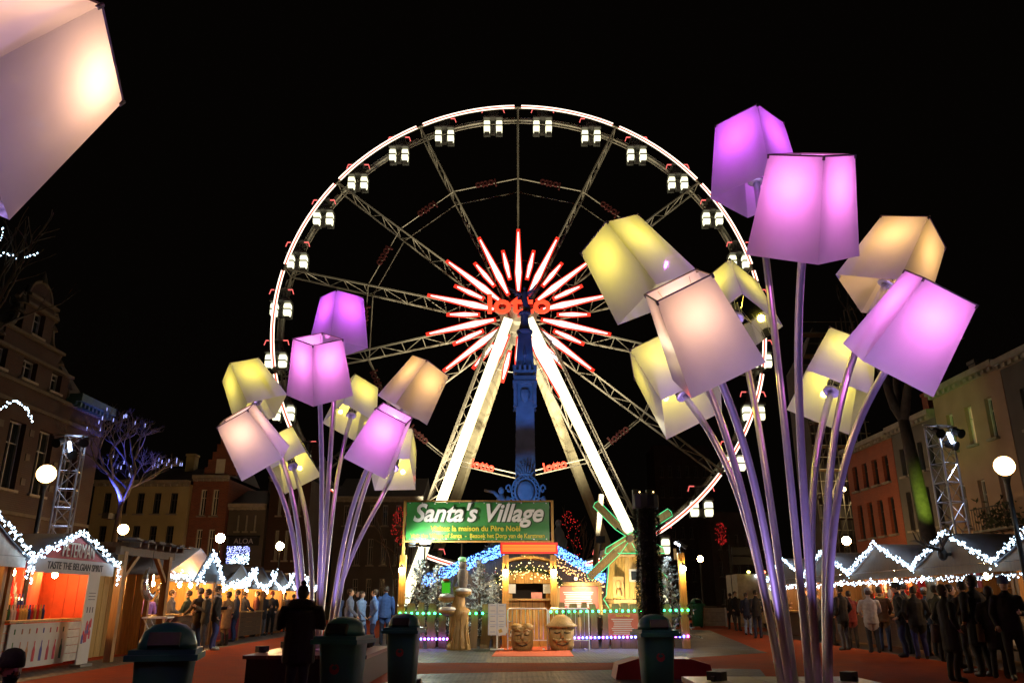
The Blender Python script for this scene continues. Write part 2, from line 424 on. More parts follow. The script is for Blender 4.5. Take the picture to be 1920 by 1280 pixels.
for s in range(14):      # planar truss, deep in the axle direction
    b = MB(); a = 2*PI*s/14
    f = [pol(1.2+(WR-1.2)*k/N, a, hub0+(y0-hub0)*min(1, k/N*1.0)) for k in range(N+1)]
    g = [pol(1.2+(WR-1.2)*k/N, a, hub1+(y1-hub1)*min(1, k/N*1.0)) for k in range(N+1)]
    b.tube([f[0], f[-1]], .1, 5); b.tube([g[0], g[-1]], .1, 5)
    for k in range(N):
        A, B_ = (f, g) if k % 2 == 0 else (g, f)
        b.tube([A[k], B_[k+1]], .045, 4); b.tube([f[k+1], g[k+1]], .045, 4)
    b.build('spoke', M_GREY, wheel)
RT = 14.3
for s in range(14):      # tie rods with a red sign on every one
    a0, a1 = 2*PI*s/14, 2*PI*(s+1)/14
    fr = (RT-1.2)/(WR-1.2); ya = hub0+(y0-hub0)*fr; yb = hub1+(y1-hub1)*fr
    for y in (yb, ya): b = MB(); b.tube([pol(RT, a0, y), pol(RT, a1, y)], .055, 5); tr = b.build('tie_rod', M_GREY, wheel)
    am = (a0+a1)/2; c = pol(RT*math.cos(PI/14), am, ya-.15)
    lit = s in (6, 7)
    text('sign_lettering', 'lotto', 1.05, E_RED if lit else M_UNLIT, tr, c, (PI/2, am+PI, 0), .08, 0, .02)
def diamond(r0, r1, rw, hw, a, y, th, grow=0):
    d = Vector((math.sin(a), 0, math.cos(a))); t = Vector((math.cos(a), 0, -math.sin(a))); C_ = Vector((0, y, WZ))
    g = grow
    P = [C_+d*(r0-g*2)+t*(.08+g), C_+d*rw+t*(hw+g), C_+d*(r1+g*3)+t*(.05+g), C_+d*(r1+g*3)-t*(.05+g), C_+d*rw-t*(hw+g), C_+d*(r0-g*2)-t*(.08+g)]
    vs = P+[p+Vector((0, th, 0)) for p in P]
    return vs, [(0, 1, 2, 3, 4, 5), (11, 10, 9, 8, 7, 6)]+[(i, i+6, (i+1) % 6+6, (i+1) % 6) for i in range(6)]
for s in range(28):
    a = 2*PI*s/28; big = s % 2 == 0
    r0, r1, rw, hw = (2.3, 8.2, 4.1, .26) if big else (3.7, 6.2, 4.9, .17)
    y = -1.0
    b = MB(); vs, fs = diamond(r0, r1, rw, hw, a, y, .08, .11); b.add(vs, fs)
    o = b.build('star_ray', E_REDOUT, wheel)
    b = MB(); vs, fs = diamond(r0, r1, rw, hw, a, y-.05, .06); b.add(vs, fs); b.build('light_panel', E_STAR, o)  # white core painted for the glare of the red neon ray
b = MB(); b.tube([(0, -1.9, WZ), (0, WD+1.9, WZ)], 1.0, 20); b.tube([(0, -.9, WZ), (0, -.5, WZ)], 1.7, 20); b.tube([(0, WD+.5, WZ), (0, WD+.9, WZ)], 1.7, 20)
for rr_ in (5.4,): b.tube(ring(rr_, -.85, WZ, 56), .035, 4)
b.build('hub', M_GREY, wheel)
hb = MB(); hb.box((0, -2.15, WZ+.4), (5.2, .12, .2)); hb.box((0, -2.05, WZ+.2), (.2, .3, 1.6))
hs = hb.build('hub_sign', mat('sign_backing', (.2, .02, .02), .6), wheel)
text('sign_lettering', 'lotto', 2.5, E_RED, hs, (0, -2.3, WZ+.45), FACE, .12, 0, .05, 'CENTER', 1.16)
# legs
def leg(sx, foot_y, foot_x, top_y, lit):
    top = Vector((sx*.9, top_y, WZ-.9)); foot = Vector((sx*foot_x, foot_y, 0))
    b = MB(); b.beam(top, foot, .85 if not lit else .6, .7)
    o = b.build('leg', mat('leg_paint', (.34, .31, .2), .5, 0, .15, 1.2), wheel)
    d = (foot-top).normalized(); side = Vector((sx, 0, 0)); side = (side-d*side.dot(d)).normalized()
    if lit:
        for e in (1.0, 1.5):
            b2 = None
        n = 9
        for k in range(n):
            p0 = top+(foot-top)*(k/n+.0006); p1 = top+(foot-top)*((k+1)/n-.0006)
            nrm = Vector((0, -1, 0)); nrm = (nrm-d*nrm.dot(d)).normalized()
            q = MB(); q.beam(p0+nrm*.42, p1+nrm*.42, .82, .05, 0, up=nrm); q.build('light_panel', E_LEG, o)
        q = MB(); off = side*1.15+Vector((0, .3, 0)); offs = [off, off+Vector((0, 1.0, 0))]
        for of in offs: q.tube([top+of*.25, top+(foot-top)*.12+of, foot+of], .09, 5)
        for k in range(1, 16):
            p0 = top+(foot-top)*(k/16); p1 = top+(foot-top)*((k+.5)/16)
            q.tube([p0+side*.35, p1+off], .04, 4); q.tube([p1+off, top+(foot-top)*((k+1)/16)+side*.35], .04, 4)
        q.build('leg_lattice', M_GREY, o)
    return o
for sx in (-1, 1):
    leg(sx, -5.0, 9.2 if sx < 0 else 11.4, -2.0, True); leg(sx, WD+5, 9.3 if sx < 0 else 10.4, WD+2.0, False)
b = MB(); b.box((0, 1, .5), (30, 13, 1.0)); b.build('platform', M_DARK, wheel)
for sx in (-1, 1):
    b = MB(); b.tube([(sx*5.4 if sx > 0 else sx*8.2, -4.6, 0), (sx*6.6 if sx > 0 else sx*8.0, -4.0, 9.5)], .22, 8); b.build('stay', M_GREY, wheel)
# cabins
def cabin_meshes():
    body = MB(); win = MB(); red = MB(); wht = MB()
    for sx in (-1, 1):
        x = sx*.62
        body.box((x, .1, -2.60), (.5, .7, .08)); body.box((x, 0, -1.18), (.7, 1.4, .1)); body.box((x, 0, -1.86), (.70, .8, .06))
        body.box((x, .68, -1.9), (.68, .05, 1.4))
        body.beam((sx*.5, 0, -1.15), (sx*.35, 0, -.1), .08)
    body.box((0, .2, -2.2), (.44, .6, .7)); body.box((0, 0, -1.05), (1.9, 1.2, .12)); body.box((0, 0, -.05), (1.2, 1.6, .14))
    body.box((0, .1, -.55), (.9, .5, .8))
    for k in range(5): body.tube([(-.5+.25*k, -.5, -1.0), (-.5+.25*k, -.5, -.1)], .03, 4)
    lo = MB(); lo.lathe([(.33, -2.52), (.42, -2.36), (.44, -1.94)], 4, 0, (0, 0, 0), 1, 1, Matrix.Rotation(PI/4, 4, 'Z'))
    up = MB(); up.lathe([(.44, -1.80), (.43, -1.45), (.36, -1.30)], 4, 0, (0, 0, 0), 1, 1, Matrix.Rotation(PI/4, 4, 'Z'))
    rs = []
    for sx in (-1, 1):
        red = MB(); red.box((sx*.80, -.3, .02), (.42, .08, .09)); red.beam((sx*1.0, -.3, .02), (sx*1.14, -.3, -.42), .07, .07); rs.append(red.mesh('roof_light', [E_CABRED]))
    return body.mesh('gondola', [mat('cabin_frame', (.04, .038, .034), .5, .3)]), (lo.mesh('window', [E_CAB]), up.mesh('window', [E_CAB])), rs
E_CABRED = emit('cabin_roof_neon', (1.0, .16, .14), 1.3)
CB, CW, CR = cabin_meshes()
for s in range(28):
    a = 2*PI*(s+.5)/28
    p = pol(WR-.1, a, WD/2)+Vector((0, 0, .6))
    o = link('gondola', CB, wheel); o.location = p
    for sx in (-1, 1):
        for wme in CW: q = link('window', wme, o); q.location = (sx*.62, 0, 0)
    for rme in CR: link('roof_light', rme, o)
# flood lamps that light the steelwork
for i, (px, py, y) in enumerate(((797, 1018, 60), (1150, 1035, 61))):
    p = at(px, py, y)
    f = thing('floodlight', ('warm floodlight on a mast below the banner, left of the gate', 'warm floodlight on a mast behind the windmill sails')[i], 'floodlight', (p.x, p.y, 0), 0)
    b = MB(); b.tube([(0, 0, 0), (0, 0, p.z-.3)], .06, 6); b.build('mast', M_DARK, f)
    b = MB(); b.box((0, .1, p.z), (.8, .3, .5)); h = b.build('lamp_housing', M_DARK, f)
    b = MB(); b.box((0, -.07, p.z), (.7, .03, .42)); b.build('lens', emit('flood_lens', (1, .8, .5), 18), h)
    light('flood_spot', 'SPOT', (0, .3, p.z+.4), (1, .84, .55), 60000, f, .3, R(80), (WX-p.x, 8, 20))
light('flood_spot', 'SPOT', (0, -10, 3), (1, .86, .6), 50000, wheel, .4, R(85), (0, 2, 26))  # added spot without a body, brightens the spokes and rear legs

# ------------------------------------------------------------------ monument column
MY = 46.0; MX = at(985, 900, MY).x
mon = thing('monument', 'slender stone column with winged statue on top in blue floodlight', 'monument', (MX, MY, 0))
STN = mat('blue_lit_stone', (.19, .195, .2), .8, 0, .2, 1.5, .4)
def mz(py): return at(985, py, MY).z
z1 = mz(1010); z2 = mz(755); z3 = mz(700); z4 = mz(628); z5 = mz(590)
b = MB(); b.box((0, 0, z1/2), (2.6, 2.6, z1)); b.box((0, 0, z1+.1), (3.0, 3.0, .3)); b.box((0, 0, .5), (5, 5, 1.0)); b.box((0, 0, 1.2), (4, 4, .5)); b.build('pedestal', STN, mon)
b = MB(); b.box((0, 0, (z1+z2)/2), (1.42, 1.42, z2-z1), 0, None, .86)
for k in range(10):
    zz = z1+(z2-z1)*(k+.5)/10; b.box((0, 0, zz), (1.44-.019*k, 1.44-.019*k, .04))
b.build('shaft', STN, mon).scale = (.86, .86, 1)
b = MB()
zt = z2; hcap = z3-z2
b.box((0, 0, zt+hcap*.5), (1.3, 1.3, hcap), 0); b.box((0, 0, zt+hcap*.62), (1.95, 1.95, .16)); b.box((0, 0, zt+hcap*.75), (1.8, 1.8, .3)); b.box((0, 0, zt+hcap), (1.9, 1.9, .1))
for i in (-1, 1):
    for j in (-1, 1):
        b.box((i*.78, j*.78, zt+hcap*.25), (.24, .24, hcap*.75)); b.box((i*.78, j*.78, zt-hcap*.12), (.32, .32, .3), 0, None, .5)
for k in range(5):
    for sgn in (-1, 1):
        b.box((-.8+.4*k, sgn*.9, zt+hcap+.18), (.2, .12, .32)); b.box((sgn*.9, -.8+.4*k, zt+hcap+.18), (.12, .2, .32))
b.lathe([(.1, -.45), (.32, -.2), (.38, .1), (.3, .3)], 10, 0, (0, -.78, zt+.35), 1, .4)
b.build('capital', STN, mon).scale = (.74, .74, 1)
b = MB(); b.box((0, 0, (z3+z4)/2), (1.15, 1.15, z4-z3), 0, None, .62)
for i in (-1, 1):
    for j in (-1, 1): b.beam((i*.62, j*.62, z3), (i*.4, j*.4, z4), .16)
    b.lathe([(.0, 0), (.12, .2), (.05, .6), (.01, .9)], 6, 0, (i*.0, -.62, z3+.5+.3*i))
b.lathe([(.35, 0), (.6, .1), (.62, .25), (.45, .35), (.3, .8), (.28, z5-z4)], 12, 0, (0, 0, z4)); b.build('spire', STN, mon).scale = (.82, .82, 1)
zs = z5; SC = (mz(530)-z5)/2.1
def cap_tube(b, pts, rs, n=8): b.tube([Vector(p)*SC+Vector((0, 0, zs)) for p in pts], [q*SC for q in rs], n)
b = MB()
b.lathe([(.35*SC, 0), (.4*SC, .1*SC), (.3*SC, .2*SC)], 10, 0, (0, 0, zs))
cap_tube(b, [(.05, 0, .15), (.08, 0, .6), (0, 0, 1.0), (0, 0, 1.15), (0, 0, 1.45), (0, -.02, 1.55)], [.14, .17, .2, .15, .2, .06])
cap_tube(b, [(0, -.02, 1.52), (0, -.02, 1.6), (0, -.03, 1.72), (0, -.03, 1.82)], [.06, .07, .11, .04])
cap_tube(b, [(.1, 0, .7), (.3, .1, .4), (.35, .15, .1)], [.14, .1, .06])
cap_tube(b, [(.18, 0, 1.42), (.5, -.1, 1.6), (.75, -.12, 1.95)], [.07, .06, .04]); cap_tube(b, [(-.18, 0, 1.42), (-.45, -.05, 1.3), (-.65, -.1, 1.45)], [.07, .06, .04])
for s in (-1, 1):
    for k in range(5):
        b.beam(Vector((s*.1, .12, 1.4))*SC+Vector((0, 0, zs)), Vector((s*(.45+.16*k), .25, 1.15+.2*k))*SC+Vector((0, 0, zs)), .09*SC, .03*SC)
b.build('statue', STN, mon, True)
b = MB(); zc = mz(925); y_ = -1.1
b.tube([Vector((.60*math.sin(2*PI*i/24), y_, zc+.72*math.cos(2*PI*i/24))) for i in range(25)], .07, 6, 0)
b.tube([Vector((.78*math.sin(2*PI*i/24), y_+.05, zc+.9*math.cos(2*PI*i/24))) for i in range(25)], .06, 6, 0)
for i in range(22): b.ell((.69*math.sin(2*PI*i/22), y_-.03, zc+.81*math.cos(2*PI*i/22)), .06, .05, .06, 6, 5)
b.lathe([(.5, 0), (.45, .1), (.25, .16)], 18, 0, (0, 0, 0), 1, 1.2, Matrix.Translation((0, y_, zc)) @ Matrix.Rotation(PI/2, 4, 'X'))
for k in range(7):
    xx = -.36+.12*k; hh2 = 1.22+.30*math.cos((k-3)*.55); b.tube([(xx*.8, y_, zc+.9), (xx*1.25, y_-.05, zc+hh2-.1), (xx*1.5, y_, zc+hh2)], [.06, .05, .02], 6); b.ell((xx*1.5, y_, zc+hh2+.04), .05, .05, .05, 6, 5)
b.tube([(-.4, y_, zc+.92), (0, y_-.05, zc+.98), (.4, y_, zc+.92)], .07, 6)
for s in (-1, 1):
    b.tube([Vector((s*(.95+.16*math.cos(a)*(1-a/9)), y_, zc+.1+.3*math.sin(a)*(1-a/9))) for a in [k*.5 for k in range(14)]], .055, 5)
    b.tube([Vector((s*(.8+.15*math.cos(a)*(1-a/9)), y_, zc-.6+.25*math.sin(a)*(1-a/9))) for a in [k*.5 for k in range(14)]], .05, 5)
    b.tube([(s*.95, y_, zc-.3), (s*1.2, y_, zc-.9), (s*.9, y_, zc-1.4)], [.12, .16, .05], 6)
b.build('coat_of_arms', STN, mon, True)
for s, (px, py) in ((-1, (940, 930)), (1, (1045, 990))):     # bronze figures beside the pedestal
    b = MB()
    p = at(px, py, MY)-Vector((MX, MY, 0)); g = 1.3 if s < 0 else 1.1
    b.tube([(p.x, -1, p.z-2.4*g), (p.x+.1*s, -1, p.z-1.2*g), (p.x, -1, p.z-.3*g), (p.x, -1, p.z)], [.3, .38, .3, .12], 8)
    b.ell((p.x, -1.05, p.z+.18), .17, .19, .22)
    b.tube([(p.x, -1, p.z-.3), (p.x-.4, -1.1, p.z+.1), (p.x-.95, -1.1, p.z+.2)] if s < 0 else [(p.x, -1, p.z-.3), (p.x+.4, -1.1, p.z-.8), (p.x+.3, -1.3, p.z-1.3)], [.12, .1, .07], 6)
    b.build('bronze_figure', STN, mon, True)
for k, (dx, dy, zt_, pw, cone, col) in enumerate(((-3.0, -9, z2+.9, 3800, 16, (.06, .26, 1.0)), (3.2, -9, z2+.9, 3000, 16, (.04, .2, 1.0)), (.6, -9, z5, 5000, 14, (.05, .16, 1.0)), (-1.6, -8, zc+.1, 2600, 30, (.06, .30, 1.0)), (0, -9.4, (z1+z2)/2, 160, 40, (.03, .06, 1.0)))):
    light('blue_floodlight', 'SPOT', (dx, dy, 4.2), col, pw, mon, .1, R(cone), (0, 0, zt_), .6)
    b = MB(); b.box((dx, dy-.3, 4.0), (.4, .25, .3)); b.tube([(dx, dy-.3, 0), (dx, dy-.3, 3.9)], .05, 6); b.build('floodlight', M_DARK, mon)

# ------------------------------------------------------------------ houses round the square
WIN_CACHE = {}
def window_part(parent, x, z0, wd, ht, depth, style, lit=None):
    key = (round(wd, 2), round(ht, 2), style, lit)
    if key not in WIN_CACHE:
        fm = dict(white=M_WHITE, dark=mat('dark_frame', (.05, .05, .055), .5), grey=mat('grey_frame', (.3, .3, .3), .5))[style]
        f = MB(); t = .07
        f.box((-wd/2+t/2, 0, ht/2), (t, .08, ht)); f.box((wd/2-t/2, 0, ht/2), (t, .08, ht)); f.box((0, 0, t/2), (wd-2*t, .08, t)); f.box((0, 0, ht-t/2), (wd-2*t, .08, t))
        f.box((0, .003, ht/2), (.06, .06, ht-2*t)); f.box((-wd/4-.0, .005, ht*.68), (wd/2-t-.03, .05, .05)); f.box((wd/4+.0, .005, ht*.68), (wd/2-t-.03, .05, .05))
        g = MB(); g.box((0, .05, ht/2), (wd-t, .012, ht-t))
        s = MB(); s.box((0, -.22, -.05), (wd+.2, .3, .1))
        gm_ = M_GLASS if not lit else emit('lit_window_'+lit, dict(warm=(1, .62, .25), red=(1, .1, .08))[lit], .35 if lit == 'warm' else .6)
        WIN_CACHE[key] = (f.mesh('window', fm), g.mesh('pane', gm_), s.mesh('sill', mat('stone_sill', (.3, .28, .25), .8, 0, .15, 4)))
    f, g, s = WIN_CACHE[key]
    o = link('window', f, parent); o.location = (x, depth, z0)
    link('pane', g, o); link('sill', s, o)
    return o
def wall_with_holes(b, x0, x1, z0, z1, holes, th=.35, m=0):
    """holes: list of rows (za, zb, [(xa, xb)...])"""
    z = z0
    for za, zb, xs in sorted(holes):
        if za > z: b.box(((x0+x1)/2, th/2, (z+za)/2), (x1-x0, th, za-z), m)
        x = x0
        for xa, xb in sorted(xs):
            b.box(((x+xa)/2, th/2, (za+zb)/2), (xa-x, th, zb-za), m); x = xb
        b.box(((x+x1)/2, th/2, (za+zb)/2), (x1-x, th, zb-za), m); z = zb
    if z1 > z: b.box(((x0+x1)/2, th/2, (z+z1)/2), (x1-x0, th, z1-z), m)
def house(label, P0, P1, H, rows, cols, wm, style='white', roof='pitch', rh=2.0, wfrac=.5, lit={}, margin=.4, roofm=None, depth=7, cornice=True):
    P0 = Vector(P0); P1 = Vector(P1); d = P1-P0; W = d.length
    t = thing('house', label, 'house', (P0.x, P0.y, 0), math.atan2(d.y, d.x))
    holes = []; cw = (W-2*margin)/cols
    for za, zb in rows: holes.append((za, zb, [(margin+cw*(c+.5)-cw*wfrac/2, margin+cw*(c+.5)+cw*wfrac/2) for c in range(cols)]))
    b = MB(); wall_with_holes(b, 0, W, 0, H, holes)
    b.box((.15, depth/2, H/2), (.3, depth-.72, H)); b.box((W-.15, depth/2, H/2), (.3, depth-.72, H)); b.box((W/2, depth-.15, H/2), (W, .3, H))
    b.build('wall', wm, t)
    k = 0
    for r_, (za, zb, xs) in enumerate(holes):
        for c, (xa, xb) in enumerate(xs): window_part(t, (xa+xb)/2, za, xb-xa, zb-za, .2, style, lit.get((r_, c)))
    if cornice:
        b = MB(); b.box((W/2, -.12, H+.12), (W, .5, .24)); b.box((W/2, -.04, H-.08), (W, .3, .14))
        for q in range(int(W/.45)): b.box((.25+q*.45, -.2, H-.1), (.16, .2, .16))
        b.build('cornice', mat('cornice_stone', (.34, .32, .28), .8, 0, .15, 4), t)
    rm = roofm or mat('slate_roof', (.035, .035, .04), .6, 0, .25, 8, .4)
    if roof == 'pitch':
        b = MB(); b.add([(0, 0, H+.24), (W, 0, H+.24), (W, depth/2, H+rh), (0, depth/2, H+rh), (0, depth, H+.24), (W, depth, H+.24)], [(0, 1, 2, 3), (3, 2, 5, 4), (0, 3, 4), (1, 5, 2), (0, 4, 5, 1)])
        r_ = b.build('roof', rm, t)
        b = MB(); b.box((W*.8, depth*.45, H+rh), (.6, .8, 1.6)); b.box((W*.8, depth*.45, H+rh+.9), (.7, .9, .16)); b.build('chimney', wm, r_)
    else:
        b = MB(); b.box((W/2, depth/2, H+.05), (W-.1, depth-.2, .1)); b.build('roof', rm, t)
    return t
BR_RED = brickmat('red_brick', (.30, .085, .05), (.22, .06, .04), (.22, .16, .12), .24, .08)
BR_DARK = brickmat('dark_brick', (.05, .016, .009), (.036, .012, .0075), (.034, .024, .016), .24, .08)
PL_BEIGE = mat('beige_plaster', (.40, .29, .21), .85, 0, .15, .8, .3)
PL_CREAM = mat('cream_plaster', (.46, .40, .22), .85, 0, .14, .7, .3)
PL_GREY = mat('grey_plaster', (.14, .135, .125), .85, 0, .15, .8, .3)
PL_ORANGE = brickmat('orange_brick', (.42, .11, .05), (.36, .09, .04), (.3, .1, .06), .24, .08, .85, .2)
PL_DARK = mat('dark_plaster', (.10, .09, .085), .85, 0, .2, .8, .3)
# right-hand row, front faces looking at the square
house('dark grey house with shuttered window at the near end of its row', (20, 31.3), (20, 22), 10.5, [(4.5, 6.6), (7.7, 9.3)], 4, PL_DARK, 'grey', 'pitch', 1.0)
house('beige plaster house with white tall windows and a planted balcony', (20, 36.8), (20, 31.35), 10.6, [(4.4, 6.3), (7.8, 9.5)], 3, PL_BEIGE, 'white', 'pitch', 1.0, .34, {(1, 1): 'warm'})
house('narrow grey rendered house between the beige house and the orange brick house', (20, 41.4), (20, 36.85), 9.8, [(1, 3.4), (4.7, 6.6), (7.4, 8.8)], 4, PL_GREY, 'dark', 'pitch', 1.9, .5, {(2, 1): 'warm'})
hh = house('orange brick house of dark windows beside the scaffolding', (20, 47.5), (20, 41.45), 9.7, [(1, 3.4), (4.7, 6.6), (7.4, 8.8)], 4, PL_ORANGE, 'dark', 'pitch', 1.6, .5)
b = MB()
pb = Vector((20, 33.4, 0))
bal = thing('balcony_planting', 'dark leafy plants trailing over a balcony rail on the beige house', 'plant', (19.6, 32.6, 4.2), 0)
for k in range(260):
    p = Vector((rnd.gauss(0, .25), rnd.uniform(-1.3, 1.3), rnd.gauss(.3, .35)))
    q = Vector((rnd.uniform(-1, 1), rnd.uniform(-1, 1), rnd.uniform(-1, 1))).normalized()*.14; s_ = q.cross(Vector((rnd.random(), rnd.random(), 1))).normalized()*.05
    b.add([p-q, p+s_, p+q, p-s_], [(0, 1, 2, 3)])
b.build('leaves', mat('dark_leaf', (.035, .055, .02), .6), bal, kind='stuff')
b = MB(); b.box((0, 0, -.1), (.7, 2.8, .1)); 
for k in range(15): b.tube([(-.33, -1.35+k*.19, -.05), (-.33, -1.35+k*.19, .8)], .015, 4)
b.tube([(-.33, -1.38, .8), (-.33, 1.38, .8)], .025, 5); b.build('balcony', M_DARK, bal)
# left row and far row
def gable_house():
    t = thing('gabled_house', 'old red brick house with curly stone edged gable', 'house', (-20, 24, 0), PI/2)
    W, H = 14.2, 9.9; cx = 7.7
    holes = [(1.2, 4.0, [(.8+2.1*k, 1.9+2.1*k) for k in range(6)]), (5.6, 8.3, [(.8+2.1*k, 1.9+2.1*k) for k in range(6)])]
    b = MB(); wall_with_holes(b, 0, W, 0, H, holes, .4); b.box((.2, 4, H/2), (.4, 7.1, H)); b.box((W-.2, 4, H/2), (.4, 7.1, H))
    bands = [(9.9, 11.0, 3.0, [(-2.4, -1.6), (-.5, .5), (1.6, 2.4)]), (11.0, 11.8, 2.0, []), (11.8, 13.1, 1.05, [(-.4, .4)]), (13.1, 13.5, .95, [])]
    for za, zb, hw, xs in bands: wall_with_holes(b, cx-hw, cx+hw, za, zb, [(za+.15, zb-.12, [(cx+a, cx+c) for a, c in xs])] if xs else [], .4)
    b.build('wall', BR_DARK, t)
    s = MB(); stone = mat('pale_stone_trim', (.11, .095, .075), .8, 0, .2, 5, .3)
    for za, zb, hw, xs in bands:
        s.box((cx, -.05, zb-.03), (2*hw+.2, .22, .12))
        for q in (-1, 1):
            s.lathe([(.32, 0), (.28, .1), (.15, .3), (.04, .6)], 8, 0, (cx+q*(hw+.15), .2, zb-.5))
            s.tube([(cx+q*(hw+.55), .15, za+.05), (cx+q*(hw+.35), .15, za+.3), (cx+q*(hw+.1), .15, zb-.2), (cx+q*(hw+.2), .15, zb)], .11, 6)
    s.tube([(cx+.85*math.cos(PI*k/12), .15, 13.5+.85*math.sin(PI*k/12)) for k in range(13)], .1, 6)
    s.lathe([(.2, 0), (.12, .3), (.02, .6)], 8, 0, (cx, .15, 14.3))
    for z_ in (4.7, 9.0, 9.8): s.box((W/2, -.04, z_), (W, .16, .14))
    for k in range(7):
        for z_ in (1.6, 2.6, 3.6, 6.0, 7.0, 8.0): s.box((.55+2.1*k-.3+.0, -.004, z_), (.3, .05, .28)); 
    s.build('stone_trim', stone, t)
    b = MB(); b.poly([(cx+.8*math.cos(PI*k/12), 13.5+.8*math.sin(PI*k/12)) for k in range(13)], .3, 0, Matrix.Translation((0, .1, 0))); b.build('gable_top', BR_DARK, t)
    for za, zb, xs in holes:
        for xa, xb in xs: window_part(t, (xa+xb)/2, za, xb-xa, zb-za, .25, 'grey')
    for za, zb, hw, xs in bands:
        for xa, xb in xs: window_part(t, cx+(xa+xb)/2, za+.15, xb-xa, zb-za-.27, .25, 'grey', 'warm' if abs(xa+xb) < .1 and za < 10 and False else None)
    b = MB(); b.add([(0, .4, 9.9), (W, .4, 9.9), (W, 7.4, 9.9), (0, 7.4, 9.9), (cx, .4, 13.0), (cx, 7.4, 13.0)], [(0, 1, 4), (1, 2, 5, 4), (3, 0, 4, 5), (2, 3, 5), (0, 3, 2, 1)])
    b.build('roof', mat('slate_roof', (.035, .035, .04), .6), t)
    b = MB(); b.box((W-1.6, -.2, 10.15), (3.2, .7, .35)); b.box((W-1.6, -.1, 9.9), (3.2, .4, .15))
    for q in range(9): b.box((W-3.0+q*.35, -.3, 9.85), (.14, .3, .2))
    b.build('cornice', mat('verdigris_copper', (.05, .13, .11), .6), t)
gable_house()
FY = 55
def fx(px): return at(px, 1100, FY).x
house('cream plaster house beyond the red pennant stall roof', (fx(148), FY), (fx(332), FY), 9.0, [(.8, 3.2), (4.3, 6.2), (7.0, 8.4)], 5, PL_CREAM, 'dark', 'pitch', 1.6, .45)
hb_ = house('narrow brick house with a small stepped gable', (fx(334), FY+.4), (fx(404), FY+.4), 9.4, [(.8, 3.2), (4.2, 6.0), (6.9, 8.7)], 2, BR_RED, 'white', 'pitch', 1.8, .5)
def fz(py): return at(380, py, FY).z
g = MB(); W_ = fx(404)-fx(334); c_ = fx(383)-fx(334)
for k, hw in enumerate((1.1, .9, .65, .4, .18)): g.box((c_, .3, 9.7+.27+.54*k), (2*hw, .4, .54))
gg_ = g.build('stepped_gable', BR_RED, hb_)
g = MB(); g.box((c_, .06, 10.3), (.6, .08, 1.0)); g.build('attic_window', M_WHITE, gg_)
dk = house('dark shop house with an illuminated curtain of blue fairy lights', (fx(406), FY+.8), (fx(478), FY+.8), 7.5, [(5.9, 7.0)], 3, PL_DARK, 'grey', 'pitch', 1.6, .3)
house('unlit dark house beyond the farther lampshade bouquet', (fx(480), FY+1.2), (fx(560), FY+1.2), 9.5, [(1, 3), (4, 6), (7, 8.6)], 3, BR_DARK, 'grey', 'pitch', 2.2, .4)
house('tall unlit dark house at the corner of the far street', (fx(562), FY+9), (fx(760), FY+9), 9.0, [(1, 3), (4, 6), (7, 8.6)], 6, PL_DARK, 'grey', 'pitch', 2.2, .4)
z_a = fz(1019)
b = MB(); Wd = fx(478)-fx(406); b.box((Wd*.5, -.3, fz(1004)), (Wd*.85, .5, .1)); b.box((Wd*.5, -.12, fz(1013)), (Wd*.8, .1, .55))
sg = b.build('shop_sign', M_BLACK, dk)
text('lettering', 'ALOA', .5, mat('pale_letters', (.5, .5, .5), .6), sg, (Wd*.5, -.19, fz(1013)), FACE, .01)
lc = thing('light_curtain', 'dense rectangle of blue white fairy lights on the dark shop front', 'fairy lights', (fx(415), FY+.3, fz(1057)), 0)
b = MB(); hh_ = fz(1023)-fz(1057); ww_ = fx(459)-fx(415)
b.box((ww_/2, .05, hh_/2), (ww_, .04, hh_)); b.build('backing', M_BLACK, lc)
b = MB(); b2 = MB()
for k in range(420):
    x, z = rnd.random()*ww_, rnd.random()*hh_
    (b2 if (x-ww_*.7)**2*.7+(z-0)**2 < .36*hh_**2 else b).octa((x, 0, z), .026)
b.build('blue_bulbs', emit('blue_white_bulb', (.35, .4, 1.0), 5), lc, kind='stuff'); b2.build('white_bulbs', E_COOL, lc, kind='stuff')
# far right: dark blocks and the scaffolded church tower
for px0, px1, top, Y, lab in ((1225, 1330, 835, 120, 'dark apartment block far behind the wheel'), (1330, 1440, 960, 95, 'low dark house far down the street right of the wheel'), (650, 760, 960, 100, 'low dark house far behind the banner post')):
    a_ = at(px0, top, Y); c_ = at(px1, top, Y)
    H_ = a_.z; rows = [(1+3*k, 2.7+3*k) for k in range(int(H_/3))]
    house(lab, (a_.x, Y), (c_.x, Y), H_, rows, 6, PL_DARK, 'grey', 'flat', 0, .4, {(2, 1): 'warm'} if px0 == 1225 else {}, cornice=False)
tw = at(1500, 640, 60); tx1 = at(1592, 640, 60).x
t = thing('church_tower', 'dark stone church tower wrapped in scaffolding', 'tower', (tw.x, 60, 0), 0)
TW = tx1-tw.x; TH = at(1560, 590, 60).z
b = MB(); b.box((TW/2, 3, TH*.42), (TW*.8, 4, TH*.84)); b.add([(TW*.1, 1, TH*.84), (TW*.9, 1, TH*.84), (TW*.9, 5, TH*.84), (TW*.1, 5, TH*.84), (TW*.6, 3, TH*1.0)], [(0, 1, 4), (1, 2, 4), (2, 3, 4), (3, 0, 4)])
b.build('masonry', PL_DARK, t)
sc_ = thing('scaffolding', 'steel tube scaffolding with plank decks round the dark church tower', 'scaffolding', (tw.x, 59.2, 0), 0)
nl = 9
for k in range(6):
    b = MB(); x = TW*k/5
    hgt = TH*(.80+.22*k/5)
    b.tube([(x, 0, 0), (x, 0, hgt)], .05, 4); b.tube([(x, 1.0, 0), (x, 1.0, hgt)], .05, 4); b.build('upright', M_GREY, sc_)
